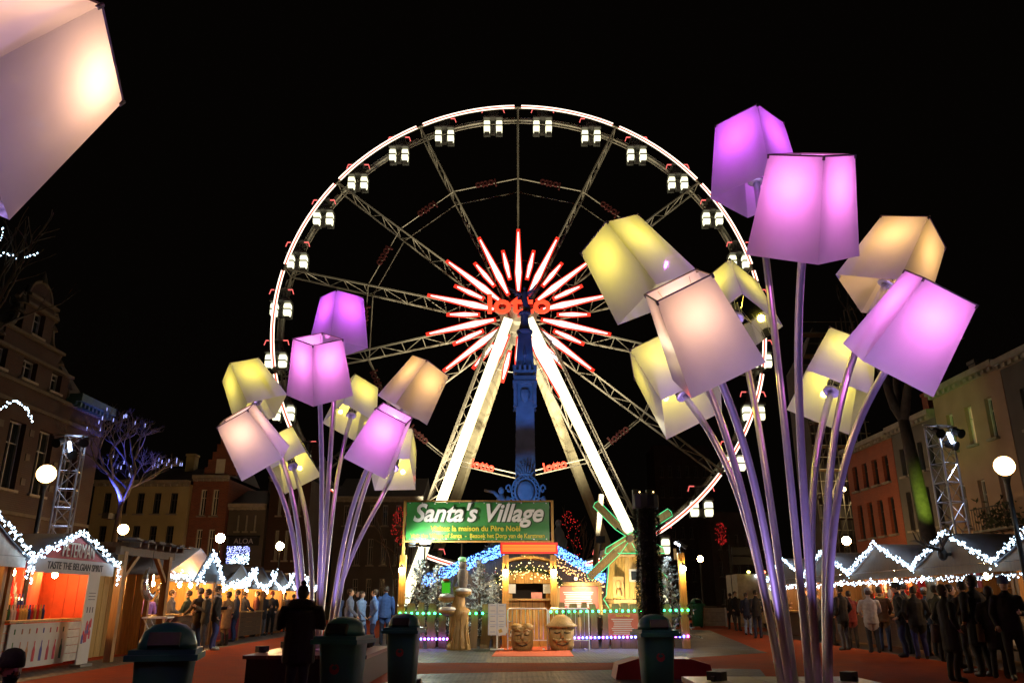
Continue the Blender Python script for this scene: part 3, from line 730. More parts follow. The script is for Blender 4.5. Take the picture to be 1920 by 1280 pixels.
for L in range(1, 13):
    z = TH*L/13
    b = MB(); b.tube([(-.3, 0, z), (TW+.3, 0, z)], .035, 4); b.tube([(-.3, 0, z+.9), (TW+.3, 0, z+.9)], .03, 4)
    for k in range(5): b.tube([(TW*k/5, 0, z-TH/13), (TW*(k+1)/5, 0, z)], .03, 4) if (k+L) % 2 else None
    b.build('ledger', M_GREY, sc_)
    b = MB(); b.box((TW/2, .5, z-.05), (TW, .9, .05)); b.build('deck', M_WOODD, sc_)
p = at(1581, 917, 58.8); b = MB(); b.box((0, 0, 0), (.35, .25, .3)); 
t = thing('work_lamp', 'small warm work lamp clamped to the scaffolding', 'lamp', (p.x, 58.9, p.z)); b.build('housing', M_DARK, t)
b = MB(); b.ell((0, -.2, 0), .17, .08, .17); b.build('bulb', E_GLOBE, t); light('work_light', 'POINT', (-.3, -.5, 0), (1, .7, .35), 180, t, .1)

# ------------------------------------------------------------------ globe street lamps
E_GLAMP = emit('globe_lamp_strong', (1.0, .56, .20), 42, True)
E_G = {k: emit('globe_lamp_%d' % k, (1.0, .56, .20), k, True) for k in (14, 30, 50, 110, 300)}
def globe(px, py, label, k=30, H=4.2):
    u = at(px, py, 1.0); Y = (H-EYE)/(u.z-EYE); p = at(px, py, Y)
    t = thing('globe_lamp', label, 'street lamp', (p.x, p.y, 0), 0, 'round globe street lamps')
    b = MB(); b.lathe([(.14, 0), (.14, .5), (.08, .6), (.055, 1.2), (.045, H-.4), (.07, H-.3), (.10, H-.22)], 10); b.build('pole', M_DARK, t, True)
    b = MB(); b.ell((0, 0, H), .21, .21, .21, 14, 9); b.build('globe', E_G[k], t, True)
    return t
for px, py, lab, gk in ((87, 888, 'globe street lamp in front of the gabled brick house', 14), (231, 992, 'globe street lamp before the cream plaster house', 50), (413, 1008, 'globe street lamp beside the shop sign and light curtain', 300),
        (525, 1023, 'globe street lamp left of the farther bouquet stems', 300), (706, 1058, 'small distant globe lamp left of the banner post', 110), (1883, 873, 'globe street lamp before the beige plaster house', 14), (1738, 985, 'globe street lamp under the green lit tree', 30),
        (1587, 1013, 'globe street lamp before the orange brick house', 110), (1313, 1047, 'distant globe street lamp right of the fence corner post', 110)): globe(px, py, lab, gk)

# ------------------------------------------------------------------ strings of fairy lights
def fairy(name, label, pts, m, per_m=26, jit=.07, r=.022, group=None, drop=0, cat='fairy lights'):
    pts = [Vector(p) for p in pts]; o0 = pts[0].copy()
    t = thing(name, label, cat, o0, 0, group); q = [p-o0 for p in pts]
    b = MB(); b.tube(q, .008, 4); b.build('cable', M_BLACK, t)
    b = MB()
    for a, c in zip(q[:-1], q[1:]):
        n = max(2, int((c-a).length*per_m))
        for k in range(n):
            p = a+(c-a)*((k+rnd.random())/n)+Vector((rnd.gauss(0, jit*.5), rnd.gauss(0, jit*.5), rnd.gauss(0, jit)-drop*rnd.random()))
            b.octa(p, r*rnd.uniform(.6, 1.35))
    b.build('bulbs', m, t, kind='stuff')
    return t

# ------------------------------------------------------------------ bare trees
def bare_tree(name, label, loc, H, seed, m, lean=(0, 0), spread=.55, levels=5, r0=.2, group=None, twm=None, tf=.38, cf=None, wob=.13):
    rr = random.Random(seed)
    t = thing(name, label, 'tree', loc, 0, group); tk = MB(); br = MB(); tips = []
    def grow(p, d, L, r, lv):
        n = 4; pts = [p]; q = p
        for k in range(n):
            wv = wob if lv == 0 else .13; d = (d+Vector((rr.gauss(0, wv), rr.gauss(0, wv), rr.gauss(.03, .08)))).normalized(); q = q+d*L/n; pts.append(q)
        (tk if lv == 0 else br).tube(pts, [r*(1-.42*k/n) for k in range(n+1)], 7 if lv < 2 else 4, 0, lv < 2)
        if lv >= levels: tips.append(q); return
        for k in range(3 if lv < 2 else rr.choice((2, 3))):
            a = rr.uniform(0, 2*PI); s = rr.uniform(.5, 1.0)*spread*(1.25 if lv == 0 else 1)
            nd = (d+Vector((math.cos(a)*s, math.sin(a)*s, rr.uniform(-.2, .25)))).normalized()
            st = pts[rr.choice((3, 4, 4))] if lv else pts[4]
            grow(st, nd, (H*cf if cf and lv == 0 else L)*rr.uniform(.62, .82), r*.58, lv+1)
    grow(Vector((0, 0, 0)), Vector((lean[0], lean[1], 1)).normalized(), H*tf, r0, 0)
    tk.build('trunk', m, t, True); br.build('branches', twm or m, t, True)
    return t, tips
M_BARK = mat('bark', (.085, .06, .04), .9, 0, .25, 7, .6)
M_BARKB = mat('pale_bark', (.16, .14, .12), .9, 0, .25, 7, .6)
p = gr(222, 1150); tp = at(212, 1000, 37)
t1, tips = bare_tree('bare_tree', 'bare branching tree with blue lit crown before the cream house', (tp.x, 37, 0), 10.2, 23, M_BARK, spread=.9, r0=.19, twm=M_BARKB, levels=7, tf=.56, cf=.21, wob=.03)
light('blue_tree_light', 'SPOT', (0, -.9, 5.3), (.07, .10, 1.0), 1700, t1, .1, R(92), (.25, .6, 9))
b = MB(); b.box((0, -.62, 5.0), (.3, .7, .25)); b.build('spotlight', M_DARK, t1)
b = MB()
for k in range(30):
    q = rnd.choice(tips)
    if q.z > 4: b.box(q+Vector((0, 0, -.12)), (.025, .025, .16))
b.build('hanging_icicles', emit('blue_icicle', (.4, .45, 1.0), 1.6), t1, kind='stuff')
tp = at(1746, 900, 30)
t2, tips2 = bare_tree('bare_tree', 'bare tree with green lit trunk beside the right light truss', (tp.x, 30.5, 0), 14, 5, M_BARK, spread=.7, r0=.36, tf=.58, cf=.22, wob=.025)
light('green_tree_light', 'SPOT', (-1.2, -2.2, 3.6), (.50, 1.0, .10), 620, t2, .1, R(46), (0, 0, 5.4))
tp = at(-60, 620, 24)
t3, tips3 = bare_tree('bare_tree', 'bare tree at the left edge hung with arcs of white lights', (tp.x-1.2, 24, 0), 13, 9, M_BARK, spread=.55, r0=.3)
def arc(pts, Y): return [at(x, y, Y) for x, y in pts]
fairy('fairy_lights', 'arch of white lights hanging in the leftmost tree', arc([(0, 768), (16, 755), (32, 752), (48, 764), (58, 782), (62, 796)], 24), E_COOL, 22, .03, .03)
fairy('fairy_lights', 'short droop of white lights high in the leftmost tree', arc([(0, 478), (18, 474), (32, 488), (50, 482), (74, 474)], 24), E_COOL, 14, .03, .026)
fairy('fairy_lights', 'topmost short string of white lights at the left edge', arc([(6, 424), (4, 436), (0, 452)], 24), E_COOL, 14, .03, .026)
for i, (px, py, Y, wd, ht, lab) in enumerate(((752, 985, 52, 38, 70, 'small tree of red fairy lights behind the left end of the banner'), (1066, 1010, 55, 50, 100, 'small tree of red fairy lights right of the monument'), (1352, 1000, 75, 26, 40, 'distant clump of red fairy lights over the street'))):
    c = at(px, py, Y); sx = wd/2*Y/FPX; sz = ht/2*Y/FPX
    t, tp_ = bare_tree('lit_tree', lab, (c.x, Y, 0), c.z+sz, 30+i, M_BARK, spread=.35, r0=.1, levels=3)
    b = MB()
    for s in range(5):
        ph = rnd.random()*6
        for k in range(26):
            a = rnd.uniform(0, 2*PI); f_ = rnd.uniform(-1, 1); rr_ = math.sqrt(1-f_*f_)*rnd.uniform(.55, 1)
            b.octa((sx*rr_*math.cos(a), sx*.6*rr_*math.sin(a), c.z+sz*f_), .032)
    b.build('red_bulbs', emit('red_tree_bulb', (1, .03, .03), .7), t, kind='stuff')

# ------------------------------------------------------------------ light trusses
def truss(px, py, Y, topz, label, lean):
    p = at(px, py, Y)
    t = thing('light_truss', label, 'truss tower', (p.x, Y, 0), .3)
    s = .42
    for i in (-1, 1):
        for j in (-1, 1):
            b = MB(); b.tube([(i*s/2*1.4, j*s/2*1.4, 0), (i*s/2*1.4, j*s/2*1.4, topz)], .035, 6); b.build('chord', M_STEEL, t)
    n = int(topz/.62); b = MB(); h = .294
    for k in range(n):
        z0 = k*topz/n; z1_ = (k+1)*topz/n; cs = [(-h, -h), (h, -h), (h, h), (-h, h)]
        for q in range(4):
            a, c = cs[q], cs[(q+1) % 4]
            if k % 2: a, c = c, a
            b.tube([(a[0], a[1], z0), (c[0], c[1], z1_)], .016, 4); b.tube([(a[0], a[1], z1_), (c[0], c[1], z1_)], .016, 4)
    b.build('lattice', M_STEEL, t)
    for k, (dx, dz) in enumerate(((-.45, -.3), (.4, -.25), (.05, -.7))):
        b = MB(); b.lathe([(.1, -.2), (.14, -.15), (.14, .15), (.17, .2)], 10, 0, (0, 0, 0), 1, 1, Matrix.Translation((dx, -.4, topz+dz)) @ Matrix.Rotation(R(115), 4, 'X') @ Matrix.Rotation(R(15*(k-1)), 4, 'Y'))
        b.tube([(dx, -.3, topz+dz), (dx, 0, topz+dz+.25)], .025, 5); o = b.build('stage_lamp', M_BLACK, t)
    b = MB(); b.tube([(-.75, -.1, topz), (.75, -.1, topz)], .03, 6); b.build('crossbar', M_STEEL, t)
    b = MB(); b.tube([(.02, -.52, topz-.72), (-.1, -.5, topz-.3)], .06, 8); b.build('light_tube', emit('white_blue_tube', (.55, .7, 1), 14), t)
    light('stage_light', 'SPOT', (0, -.75, topz-.4), (.6, .7, 1), 260, t, .1, R(60), (0, .1, topz-4))
    return t
truss(112, 1000, 29, at(122, 818, 29).z, 'aluminium truss tower with bright tube lamp behind the red gabled stall', 1)
truss(1790, 990, 27.5, at(1768, 800, 27.5).z, 'aluminium truss tower carrying blue stage lamps beside the green lit tree', -1)

# ------------------------------------------------------------------ market stalls
M_TARP = mat('lilac_tarpaulin', (.46, .44, .50), .6, 0, .12, 2.5, .3)
M_TARPD = mat('dark_tarpaulin', (.10, .10, .12), .65, 0, .2, 2.5, .3)
E_STALL = emit('stall_bulb', (1.0, .50, .17), 300, True)
def stall(label, X, y0, wdt, side, roofm, gablem, lamp=True, eave=2.25, apex=3.12, depth=2.5, inner=None, counterm=None, gable=True, counter=True, bulbs=((.5,),), sidem=None):
    """side +1: front faces +X (left row); -1: front faces -X (right row). Local: front at x=0, interior at -x, y from 0 to width"""
    t = thing('market_stall', label, 'market stall', (X, y0 if side > 0 else y0+wdt, 0), 0 if side > 0 else PI, 'wooden market stalls')
    W = wdt
    for y in (.06, W-.06):
        for x in (-.06, -depth+.06):
            b = MB(); b.box((x, y, eave/2), (.11, .11, eave)); b.build('post', M_WOOD, t)
    np_ = 9
    for k in range(np_):
        b = MB(); b.box((-depth+.02, W*(k+.5)/np_, eave/2), (.03, W/np_-.012, eave-.02)); b.build('back_plank', inner or M_WOODY, t)
    for y in (.02, W-.02):
        for k in range(8):
            b = MB(); b.box((-.14-(depth-.28)*(k+.5)/8, y, eave/2), ((depth-.28)/8-.012, .03, eave-.02)); b.build('side_plank', sidem or M_WOODY, t)
    if counter:
        for k in range(5):
            b = MB(); b.box((-.03, W/2, .1+.17*(k+.5)), (.04, W-.26, .16)); b.build('counter_board', counterm or M_WOODD, t)
        b = MB(); b.box((-.22, W/2, .99), (.62, W-.24, .05)); b.build('counter_top', M_WOODY, t)
    for k in range(2):
        b = MB(); b.box((-depth+.3, W/2, 1.3+.42*k), (.35, W-.2, .03)); b.build('shelf', M_WOODY, t)
    ov = .3
    for s in (0, 1):
        a = Vector((.35, -.12 if s == 0 else W+.12, eave-.04)); c = Vector((.35, W/2, apex)); b = MB()
        n = 5; vs = []
        for q in range(n+1):
            f = q/n; p_ = a+(c-a)*f; sag = -.05*math.sin(PI*f)
            for x in (.35, -depth*.33, -depth*.66, -depth-.2): vs.append((x, p_.y, p_.z+sag-.02*math.sin(x*2.1+q)))
        k = len(vs); vs += [(x, y, z-.03) for x, y, z in vs]; fs = []
        for q in range(n):
            for j in range(3):
                i0 = q*4+j; fs.append((i0, i0+1, i0+5, i0+4)); fs.append((k+i0, k+i0+4, k+i0+5, k+i0+1))
        for q in range(n):
            for j in (0, 3): fs.append((q*4+j, q*4+j+4, k+q*4+j+4, k+q*4+j))
        for j in range(3): fs.append((j, k+j, k+j+1, j+1)); fs.append((n*4+j, n*4+j+1, k+n*4+j+1, k+n*4+j))
        b.add(vs, fs); b.build('roof', roofm, t, True)
    if gable:
        b = MB(); b.add([(.30, 0, eave-.02), (.30, W, eave-.02), (.30, W/2, apex-.05), (.26, 0, eave-.02), (.26, W, eave-.02), (.26, W/2, apex-.05)], [(0, 1, 2), (5, 4, 3), (0, 3, 4, 1), (1, 4, 5, 2), (2, 5, 3, 0)])
        b.build('gable', gablem, t)
    b = MB(); b.box((.29, W/2, eave-.13), (.04, W+.06, .2)); b.build('valance', gablem, t)
    if lamp:
        for (f,) in bulbs:
            b = MB(); b.ell((-.5, W*f, eave-.28), .065, .065, .08, 8, 6); b.tube([(-.5, W*f, eave-.2), (-.5, W*f, eave+.1)], .01, 4); b.build('bulb', E_STALL, t)
    return t
def sw(t, x, y, z):
    return Matrix.Translation(t.location) @ Matrix.Rotation(t.rotation_euler[2], 4, 'Z') @ Vector((x, y, z))
def garland(t, W, lab, eave=2.25, apex=3.12, full=True, m=None):
    pts = [sw(t, .42, -.15, eave-.42), sw(t, .42, -.14, eave), sw(t, .42, W/2, apex+.08), sw(t, .42, W+.14, eave), sw(t, .42, W+.15, eave-.42)]
    fairy('fairy_lights', lab, pts if full else pts[1:4], m or E_COOL, 38, .035, .022, 'white fairy lights edging the stall gables', .1)
def fringe(t, W, lab, eave=2.25): fairy('fairy_lights', lab, [sw(t, .4, 0, eave-.3), sw(t, .4, W, eave-.3)], E_COOL, 22, .035, .018, 'white light fringes under the stall eaves', .08)
M_REDF = mat('red_fascia', (.34, .03, .035), .55, 0, .08, 3)
M_REDT = mat('orange_red_curtain', (.75, .09, .03), .6, 0, .15, 3, .3)
XL = -10.0
sA = stall('stall cut by the left edge with a pale gable', XL, 12.9, 3.5, 1, M_TARPD, mat('pale_fascia', (.6, .56, .5), .6)); garland(sA, 3.5, 'fairy lights along the gable of the stall cut by the left edge')
sB = stall('drinks stall with a red gable over a white lettered band', XL, 16.5, 3.5, 1, M_TARPD, M_REDF, inner=M_REDT, sidem=M_REDT, counterm=mat('white_counter', (.55, .5, .44), .5), eave=2.24, apex=2.82, bulbs=((.25,), (.72,))); garland(sB, 3.5, 'thick white fairy lights framing the red gable', 2.24, 2.82)
b = MB(); b.box((.335, 1.75, 2.1), (.03, 3.54, .30)); fb = b.build('lettered_band', mat('white_band', (.5, .47, .47), .6, 0, .04), sB)
YF = (PI/2, 0, PI/2)
text('lettering', 'TASTE THE BELGIAN SPIRIT', .21, mat('dark_letters', (.04, .035, .04), .6), fb, (.354, 1.8, 2.1), YF, .004, 0, .002, 'CENTER', .92)
t_ = text('lettering', 'PETERMAN', .45, mat('cream_letters', (.7, .6, .5), .6), sB, (.325, 1.86, 2.44), YF, .008, 0, 0, 'CENTER', .62)
# printed panels: bottles on the counter front and on the upright banner
b = MB(); b.box((.03, 1.35, .52), (.03, 2.2, .86)); pn = b.build('counter_poster', mat('poster_white', (.62, .6, .55), .6, 0, .03), sB)
for k, cc in enumerate(((.05, .16, .03), (.5, .2, .1), (.55, .25, .1), (.6, .04, .06), (.08, .08, .3), (.45, .04, .06), (.6, .06, .12), (.02, .12, .08))):
    y = .42+.26*k; b = MB()
    b.add([(.05, y-.05, .2), (.05, y+.05, .2), (.05, y+.05, .42), (.05, y+.018, .5), (.05, y+.018, .6), (.05, y-.018, .6), (.05, y-.018, .5), (.05, y-.05, .42)], [(0, 1, 2, 3, 4, 5, 6, 7)])
    b.box((.051, y, .8), (.006, .035, .1)); b.build('printed_bottle', mat('print_%d' % k, cc, .6, 0, .05), pn)
b = MB(); b.box((.06, -.42, .42), (.02, .7, .3)); o = b.build('red_plate', M_REDF, sB)
text('lettering', 'PETERMAN', .2, MATS['cream_letters'], o, (.075, -.42, .42), YF, .004, 0, 0, 'CENTER', .6)
bn = thing('pull_up_banner', 'upright white drinks banner lit from above beside the red curtain', 'banner', (XL+.42, 19.0, 0), 0)
b = MB(); b.box((0, 0, 1.03), (.03, .5, 1.95)); pb_ = b.build('sheet', mat('poster_white', (.62, .6, .55), .6), bn); b = MB(); b.box((0, 0, .03), (.25, .52, .06)); b.build('foot', M_GREY, bn)
for k in range(14):
    y = rnd.uniform(-.17, .17); z = rnd.uniform(.55, .95); b = MB()
    b.add([(.017, y-.04, z-.1), (.017, y+.04, z-.1), (.017, y+.04, z+.05), (.017, y+.012, z+.1), (.017, y-.012, z+.1), (.017, y-.04, z+.05)], [(0, 1, 2, 3, 4, 5)])
    b.build('printed_bottle', MATS['print_%d' % rnd.choice((3, 4, 5, 6))], pb_, loc=(.0002*k, 0, 0))
for k in range(3):
    b = MB(); b.box((.018, -.12+.12*k, 1.2), (.004, .03, .12)); b.box((.018, 0, 1.42+.07*k), (.004, .3, .012)); b.build('print_mark', mat('dark_letters', (.04, .035, .04)), pb_)
BOT = []
for cc in ((.5, .03, .03), (.02, .09, .03), (.45, .3, .1), (.5, .5, .5), (.03, .05, .25)):
    b = MB(); b.lathe([(.036, 0), (.038, .02), (.038, .17), (.015, .23), (.014, .29), (.017, .3)], 8); BOT.append(b.mesh('bottle', mat('bottle_%d' % len(BOT), cc, .12, 0, .08, 5, 0, .3)))
def bottles(t, x, z, ys, lab, grp):
    for y in ys:
        o = bpy.data.objects.new('bottle', rnd.choice(BOT)); COL.objects.link(o); o.location = sw(t, x, y, z); tag(o, lab, 'bottle', grp)
bottles(sB, -.3, 1.015, [.25+.105*k for k in range(17)], 'drinks bottle standing on the counter of the red gabled stall', 'bottles on the drinks counter')
bottles(sB, -.42, 1.015, [.2+.1*k for k in range(12)], 'drinks bottle standing on the counter of the red gabled stall', 'bottles on the drinks counter')
for z in (1.315, 1.735): bottles(sB, -2.2, z, [.25+.11*k for k in range(22)], 'drinks bottle on the shelves of the red gabled stall', 'bottles on the drinks shelves')
for z, x0_, n_ in ((1.24, -.62, 12), (1.48, -.82, 12)):
    b = MB(); b.box((x0_, .95, z-.02), (.2, 1.5, .03)); b.box((x0_, .3, (z+1.0)/2), (.18, .03, z-1.04)); b.box((x0_, 1.65, (z+1.0)/2), (.18, .03, z-1.04)); b.build('display_tier', mat('white_counter', (.55, .5, .44), .5), sB)
    bottles(sB, x0_, z, [.3+.12*k for k in range(n_)], 'drinks bottle on the stepped display of the red gabled stall', 'bottles on the stepped display')
b = MB(); n = 14
vs = []
for k in range(n+1):
    for z in (1.0, 1.5, 2.1): vs.append((-.9+.05*math.sin(k*1.3+z), 1.55+1.1*k/n, z))
for k in range(n): pass
b.add(vs, [(3*k+j, 3*k+3+j, 3*k+4+j, 3*k+1+j) for k in range(n) for j in range(2)]); b.build('curtain', M_REDT, sB, True)
# pergola and the hut inside it
pg = thing('pergola', 'timber pergola with tiled eaves beside the red gabled stall', 'pergola', (XL, 20.4, 0), 0)
PW = 2.7
for x, y in ((.35, 0), (.35, PW), (-2.3, 0), (-2.3, PW)):
    b = MB(); b.box((x, y, 1.28), (.17, .17, 2.56)); b.build('post', M_WOOD, pg)
for x in (.35, -2.3):
    b = MB(); b.beam((x, -.3, 2.58), (x, PW+.3, 2.58), .12, .2); b.build('beam', M_WOODD, pg)
    for y, s in ((0, 1), (PW, -1)):
        b = MB(); b.beam((x, y, 1.85), (x, y+s*.8, 2.5), .1, .1); b.build('brace', M_WOOD, pg)
for k in range(7):
    b = MB(); b.beam((.75, PW*k/6, 2.72), (-2.6, PW*k/6, 2.76), .07, .12); b.build('rafter', M_WOODD, pg)
for k in range(12):
    b = MB(); b.box((.55-.1*(k % 2), -.2+.33*k, 2.84), (.5, .31, .04), 0, Matrix.Rotation(.12*(k % 3-1), 3, 'X')); b.build('tile', mat('grey_shingle', (.16, .15, .14), .8, 0, .2, 6, .3), pg)
hut = thing('wooden_hut', 'yellow plank hut with a dark doorway under the pergola', 'hut', (XL-.9, 20.1, 0), 0)
for k in range(8):
    if 3 <= k <= 4: continue
    b = MB(); b.box((0, .17+.34*k, 1.15), (.05, .32, 2.3)); b.build('plank', M_WOODY, hut)
b = MB(); b.box((-1.0, 1.7, 1.2), (.04, 3.3, 2.3)); b.build('back_wall', M_WOODY, hut)
b = MB(); b.box((-.5, 1.7, 2.32), (1.2, 3.4, .06)); b.build('ceiling_board', M_WOODD, hut)
for y, z, h_ in ((.6, 1.55, .35), (2.75, 1.5, .3), (2.75, 1.85, .18)):
    b = MB(); b.box((.035, y, z), (.012, .26, h_)); b.build('notice', M_PAPER, hut)
b = MB(); b.box((-.35, 1.85, .7), (.4, .12, 1.3)); b.build('glowing_fridge', emit('fridge_light', (.35, .6, .8), .5), hut)
b = MB(); b.ell((-.5, 1.6, 2.1), .05, .05, .06); b.build('bulb', E_STALL, hut)
tb = thing('folding_table', 'white folding table with crossed steel legs beside the pergola post', 'table', (-9.0, 21.4, 0), .2)
b = MB(); b.box((0, 0, .99), (.6, .9, .04)); b.build('table_top', M_WHITE, tb)
for y in (-.35, .35):
    b = MB(); b.tube([(-.28, y, 0), (.28, y, .97)], .018, 6); b.build('leg', M_STEEL, tb)
    b = MB(); b.tube([(.28, y+.03, 0), (-.28, y+.03, .97)], .018, 6); b.build('leg', M_STEEL, tb)
ms = thing('moon_sign', 'silver crescent moon hanging below the pergola eave', 'sign', (XL+.45, 22.0, 1.9), 0)
b = MB(); pts = [Vector((0, .42*math.cos(a), .42*math.sin(a))) for a in [PI*.72+PI*1.05*k/12 for k in range(13)]]
b.tube(pts, [.02+.09*math.sin(PI*k/12) for k in range(13)], 8); b.build('crescent', mat('silver_foil', (.7, .7, .75), .25, .8), ms); b = MB(); b.tube([(0, -.1, .3), (0, -.1, .75)], .008, 4); b.build('cord', M_BLACK, ms)
sC = stall('long lilac roofed food stall with warm bulbs over its counter', XL-.1, 23.2, 5.0, 1, M_TARP, M_WOOD, eave=2.15, apex=2.95, gable=False, bulbs=((.08,), (.26,), (.4,), (.66,), (.84,)), inner=M_WOODY)
fairy('fairy_lights', 'fairy lights along the eave of the long lilac roofed stall', [sw(sC, .45, .2, 2.15), sw(sC, .45, 2.8, 2.1), sw(sC, .45, 3.4, 2.35)], E_COOL, 40, .05, .024, None, .12)
gt = thing('gabled_stall_sign', 'dark timber gable sign with pale letters over the food stall', 'sign', (XL+.45, 26.1, 2.0), 0)
b = MB(); b.poly([(-1.1, 0), (1.1, 0), (0, .85)], .06, 0, Matrix.Rotation(PI/2, 4, 'Z')); b.build('board', mat('blue_grey_board', (.10, .12, .14), .6, 0, .15, 3), gt)
b = MB(); b.box((.06, 0, .08), (.04, 1.1, .22)); o = b.build('plate', mat('blue_grey_board', (.1, .12, .14)), gt)
for y in (-.72, .72):
    b = MB(); b.box((-.05, y, -.14), (.07, .07, .32)); b.build('bracket', M_WOODD, gt)
fairy('fairy_lights', 'fairy lights tracing the dark gable sign', [(XL+.55, 24.9, 1.95), (XL+.55, 25.1, 2.1), (XL+.55, 26.1, 2.9), (XL+.55, 27.2, 2.0)], E_COOL, 50, .05, .026, None, .1)
fairy('fairy_lights', 'fairy lights drooping from the gable sign to the next awning', [(XL+.5, 27.7, 1.9), (XL+.5, 28.6, 1.95), (XL+.5, 29.6, 2.15), (XL+.5, 30.8, 2.5)], E_COOL, 40, .05, .026, None, .1)
yy = 28.4
for k, (wd_, lab) in enumerate(((2.9, 'grey roofed stall with red counter cloth beside the lilac roofed stall'), (3.4, 'second grey roofed stall from the lilac roofed stall, red goods inside'), (3.6, 'third grey roofed stall from the lilac roofed stall'), (3.6, 'fourth grey roofed stall from the lilac roofed stall'), (3.8, 'farthest grey roofed stall of the row with the red gable'))):
    s_ = stall(lab, XL-.25*k-.1, yy, wd_, 1, M_TARPD if k else mat('grey_tarpaulin', (.24, .24, .26), .6, 0, .12, 2.5, .3), M_WOODD, eave=2.05, apex=2.66, inner=M_REDT if k == 1 else M_WOODD, counterm=mat('red_counter_cloth', (.30, .03, .05), .8) if k == 0 else None, bulbs=((.3,), (.75,)))
    e0 = sw(s_, .45, 0, 2.6); e1 = sw(s_, .45, wd_/2, 1.93); e2 = sw(s_, .45, wd_, 2.6)
    fairy('fairy_lights', 'V shaped droop of white lights on the '+('first', 'second', 'third', 'fourth', 'fifth')[k]+' grey stall past the lilac roof', [e0+(e1-e0)*.5+Vector((0, 0, -.18)), e1, e1+(e2-e1)*.5+Vector((0, 0, -.18)), e2] if k == 0 else [e0, e0+(e1-e0)*.5+Vector((0, 0, -.18)), e1, e1+(e2-e1)*.5+Vector((0, 0, -.18)), e2], E_COOL, 34, .05, .028, None, .1)
    yy += wd_+.15
XR = 11.3
yy = 14.95; SR = []
for k, (wd_, lab, rm) in enumerate(((3.7, 'stall cut by the right edge with a dark roof', M_TARPD), (3.8, 'dark roofed stall with hanging pelts and antlers on its gable', M_TARPD), (4.2, 'pale roofed stall glowing with red goods behind the white coated shopper', M_TARP), (4.2, 'lilac roofed stall right behind the nearer bouquet stems', M_TARP), (4.2, 'farthest lilac roofed stall seen between the bouquet stems', M_TARP))):
    s_ = stall(lab, XR, yy, wd_, -1, rm, M_WOODD, eave=2.25, apex=3.0, lamp=True, bulbs=((.5,),) if k < 2 else ((.3,), (.7,)), inner=M_WOODD if k < 2 else (M_REDT if k == 2 else M_WOODY), sidem=M_WOODD); SR.append(s_)
    garland(s_, wd_, 'fairy lights on the gable of '+('the stall cut by the right edge', 'the stall with antlers', 'the pale roofed stall with red goods', 'the lilac stall behind the bouquet stems', 'the farthest lilac stall')[k], 2.25, 3.0, False)
    fringe(s_, wd_, 'light fringe below the eave of '+('the stall cut by the right edge', 'the stall with antlers', 'the pale roofed stall with red goods', 'the lilac stall behind the bouquet stems', 'the farthest lilac stall')[k], 2.25)
    yy += wd_+.06
p = sw(SR[1], .5, 1.9, 2.6)
an = thing('antlers', 'dark branching antlers mounted on the gable of the pelt stall', 'antlers', p, 0)
for s in (-1, 1):
    b = MB(); b.tube([(0, 0, 0), (-.15, s*.35, .1), (-.2, s*.8, .28), (-.2, s*1.15, .30)], [.05, .045, .035, .012], 6)
    for f, q in ((.35, .12), (.6, .2), (.85, .28)): b.tube([(-.17, s*f, q-.02), (-.22, s*(f+.06), q+.25)], [.03, .008], 5)
    b.build('antler', M_DARK, an)
b = MB(); b.ell((.0, 0, -.1), .12, .12, .16); b.tube([(.05, 0, -.1), (.2, 0, -.1)], .05, 6); b.build('mount', M_DARK, an)
fl = thing('flag', 'small red flag with a white edged dark cross hung in the pelt stall', 'flag', sw(SR[1], .2, 2.6, 1.9), PI)
b = MB(); b.box((0, 0, 0), (.02, .6, .42)); f_ = b.build('cloth', mat('flag_red', (.35, .03, .03), .8), fl)
b = MB(); b.box((.013, 0, 0), (.006, .6, .1)); b.box((.014, .08, 0), (.006, .1, .42)); b.build('white_cross', M_PAPER, f_); b = MB(); b.box((.017, 0, 0), (.006, .6, .05)); b.box((.019, .08, 0), (.006, .05, .42)); b.build('dark_cross', mat('navy_cloth', (.02, .025, .1), .8), f_)
b = MB(); b.tube([(0, .3, .2), (0, .3, .5)], .006, 4); b.build('cord', M_BLACK, fl)
# ornaments hanging along the eave of the glowing stall
ORN = []
for cc in ((.6, .03, .03), (.6, .55, .5), (.5, .12, .05)):
    b = MB(); b.ell((0, 0, -.2), .1, .06, .14, 8, 6); b.ell((.04, 0, -.36), .09, .05, .06, 8, 5); b.tube([(0, 0, -.08), (0, 0, .05)], .006, 4); ORN.append(b.mesh('ornament', mat('plush_%d' % len(ORN), cc, .9, 0, .12, 9)))
for k in range(26):
    o = bpy.data.objects.new('ornament', rnd.choice(ORN)); COL.objects.link(o); o.location = sw(SR[2], -.05-.3*(k % 2), .35+.14*k, 2.02-.28*(k % 3)*.8); o.rotation_euler = (0, 0, rnd.uniform(0, 3)); tag(o, 'plush stocking ornament hanging under the eave of the stall with red goods', 'ornament', 'stocking ornaments under the eave')
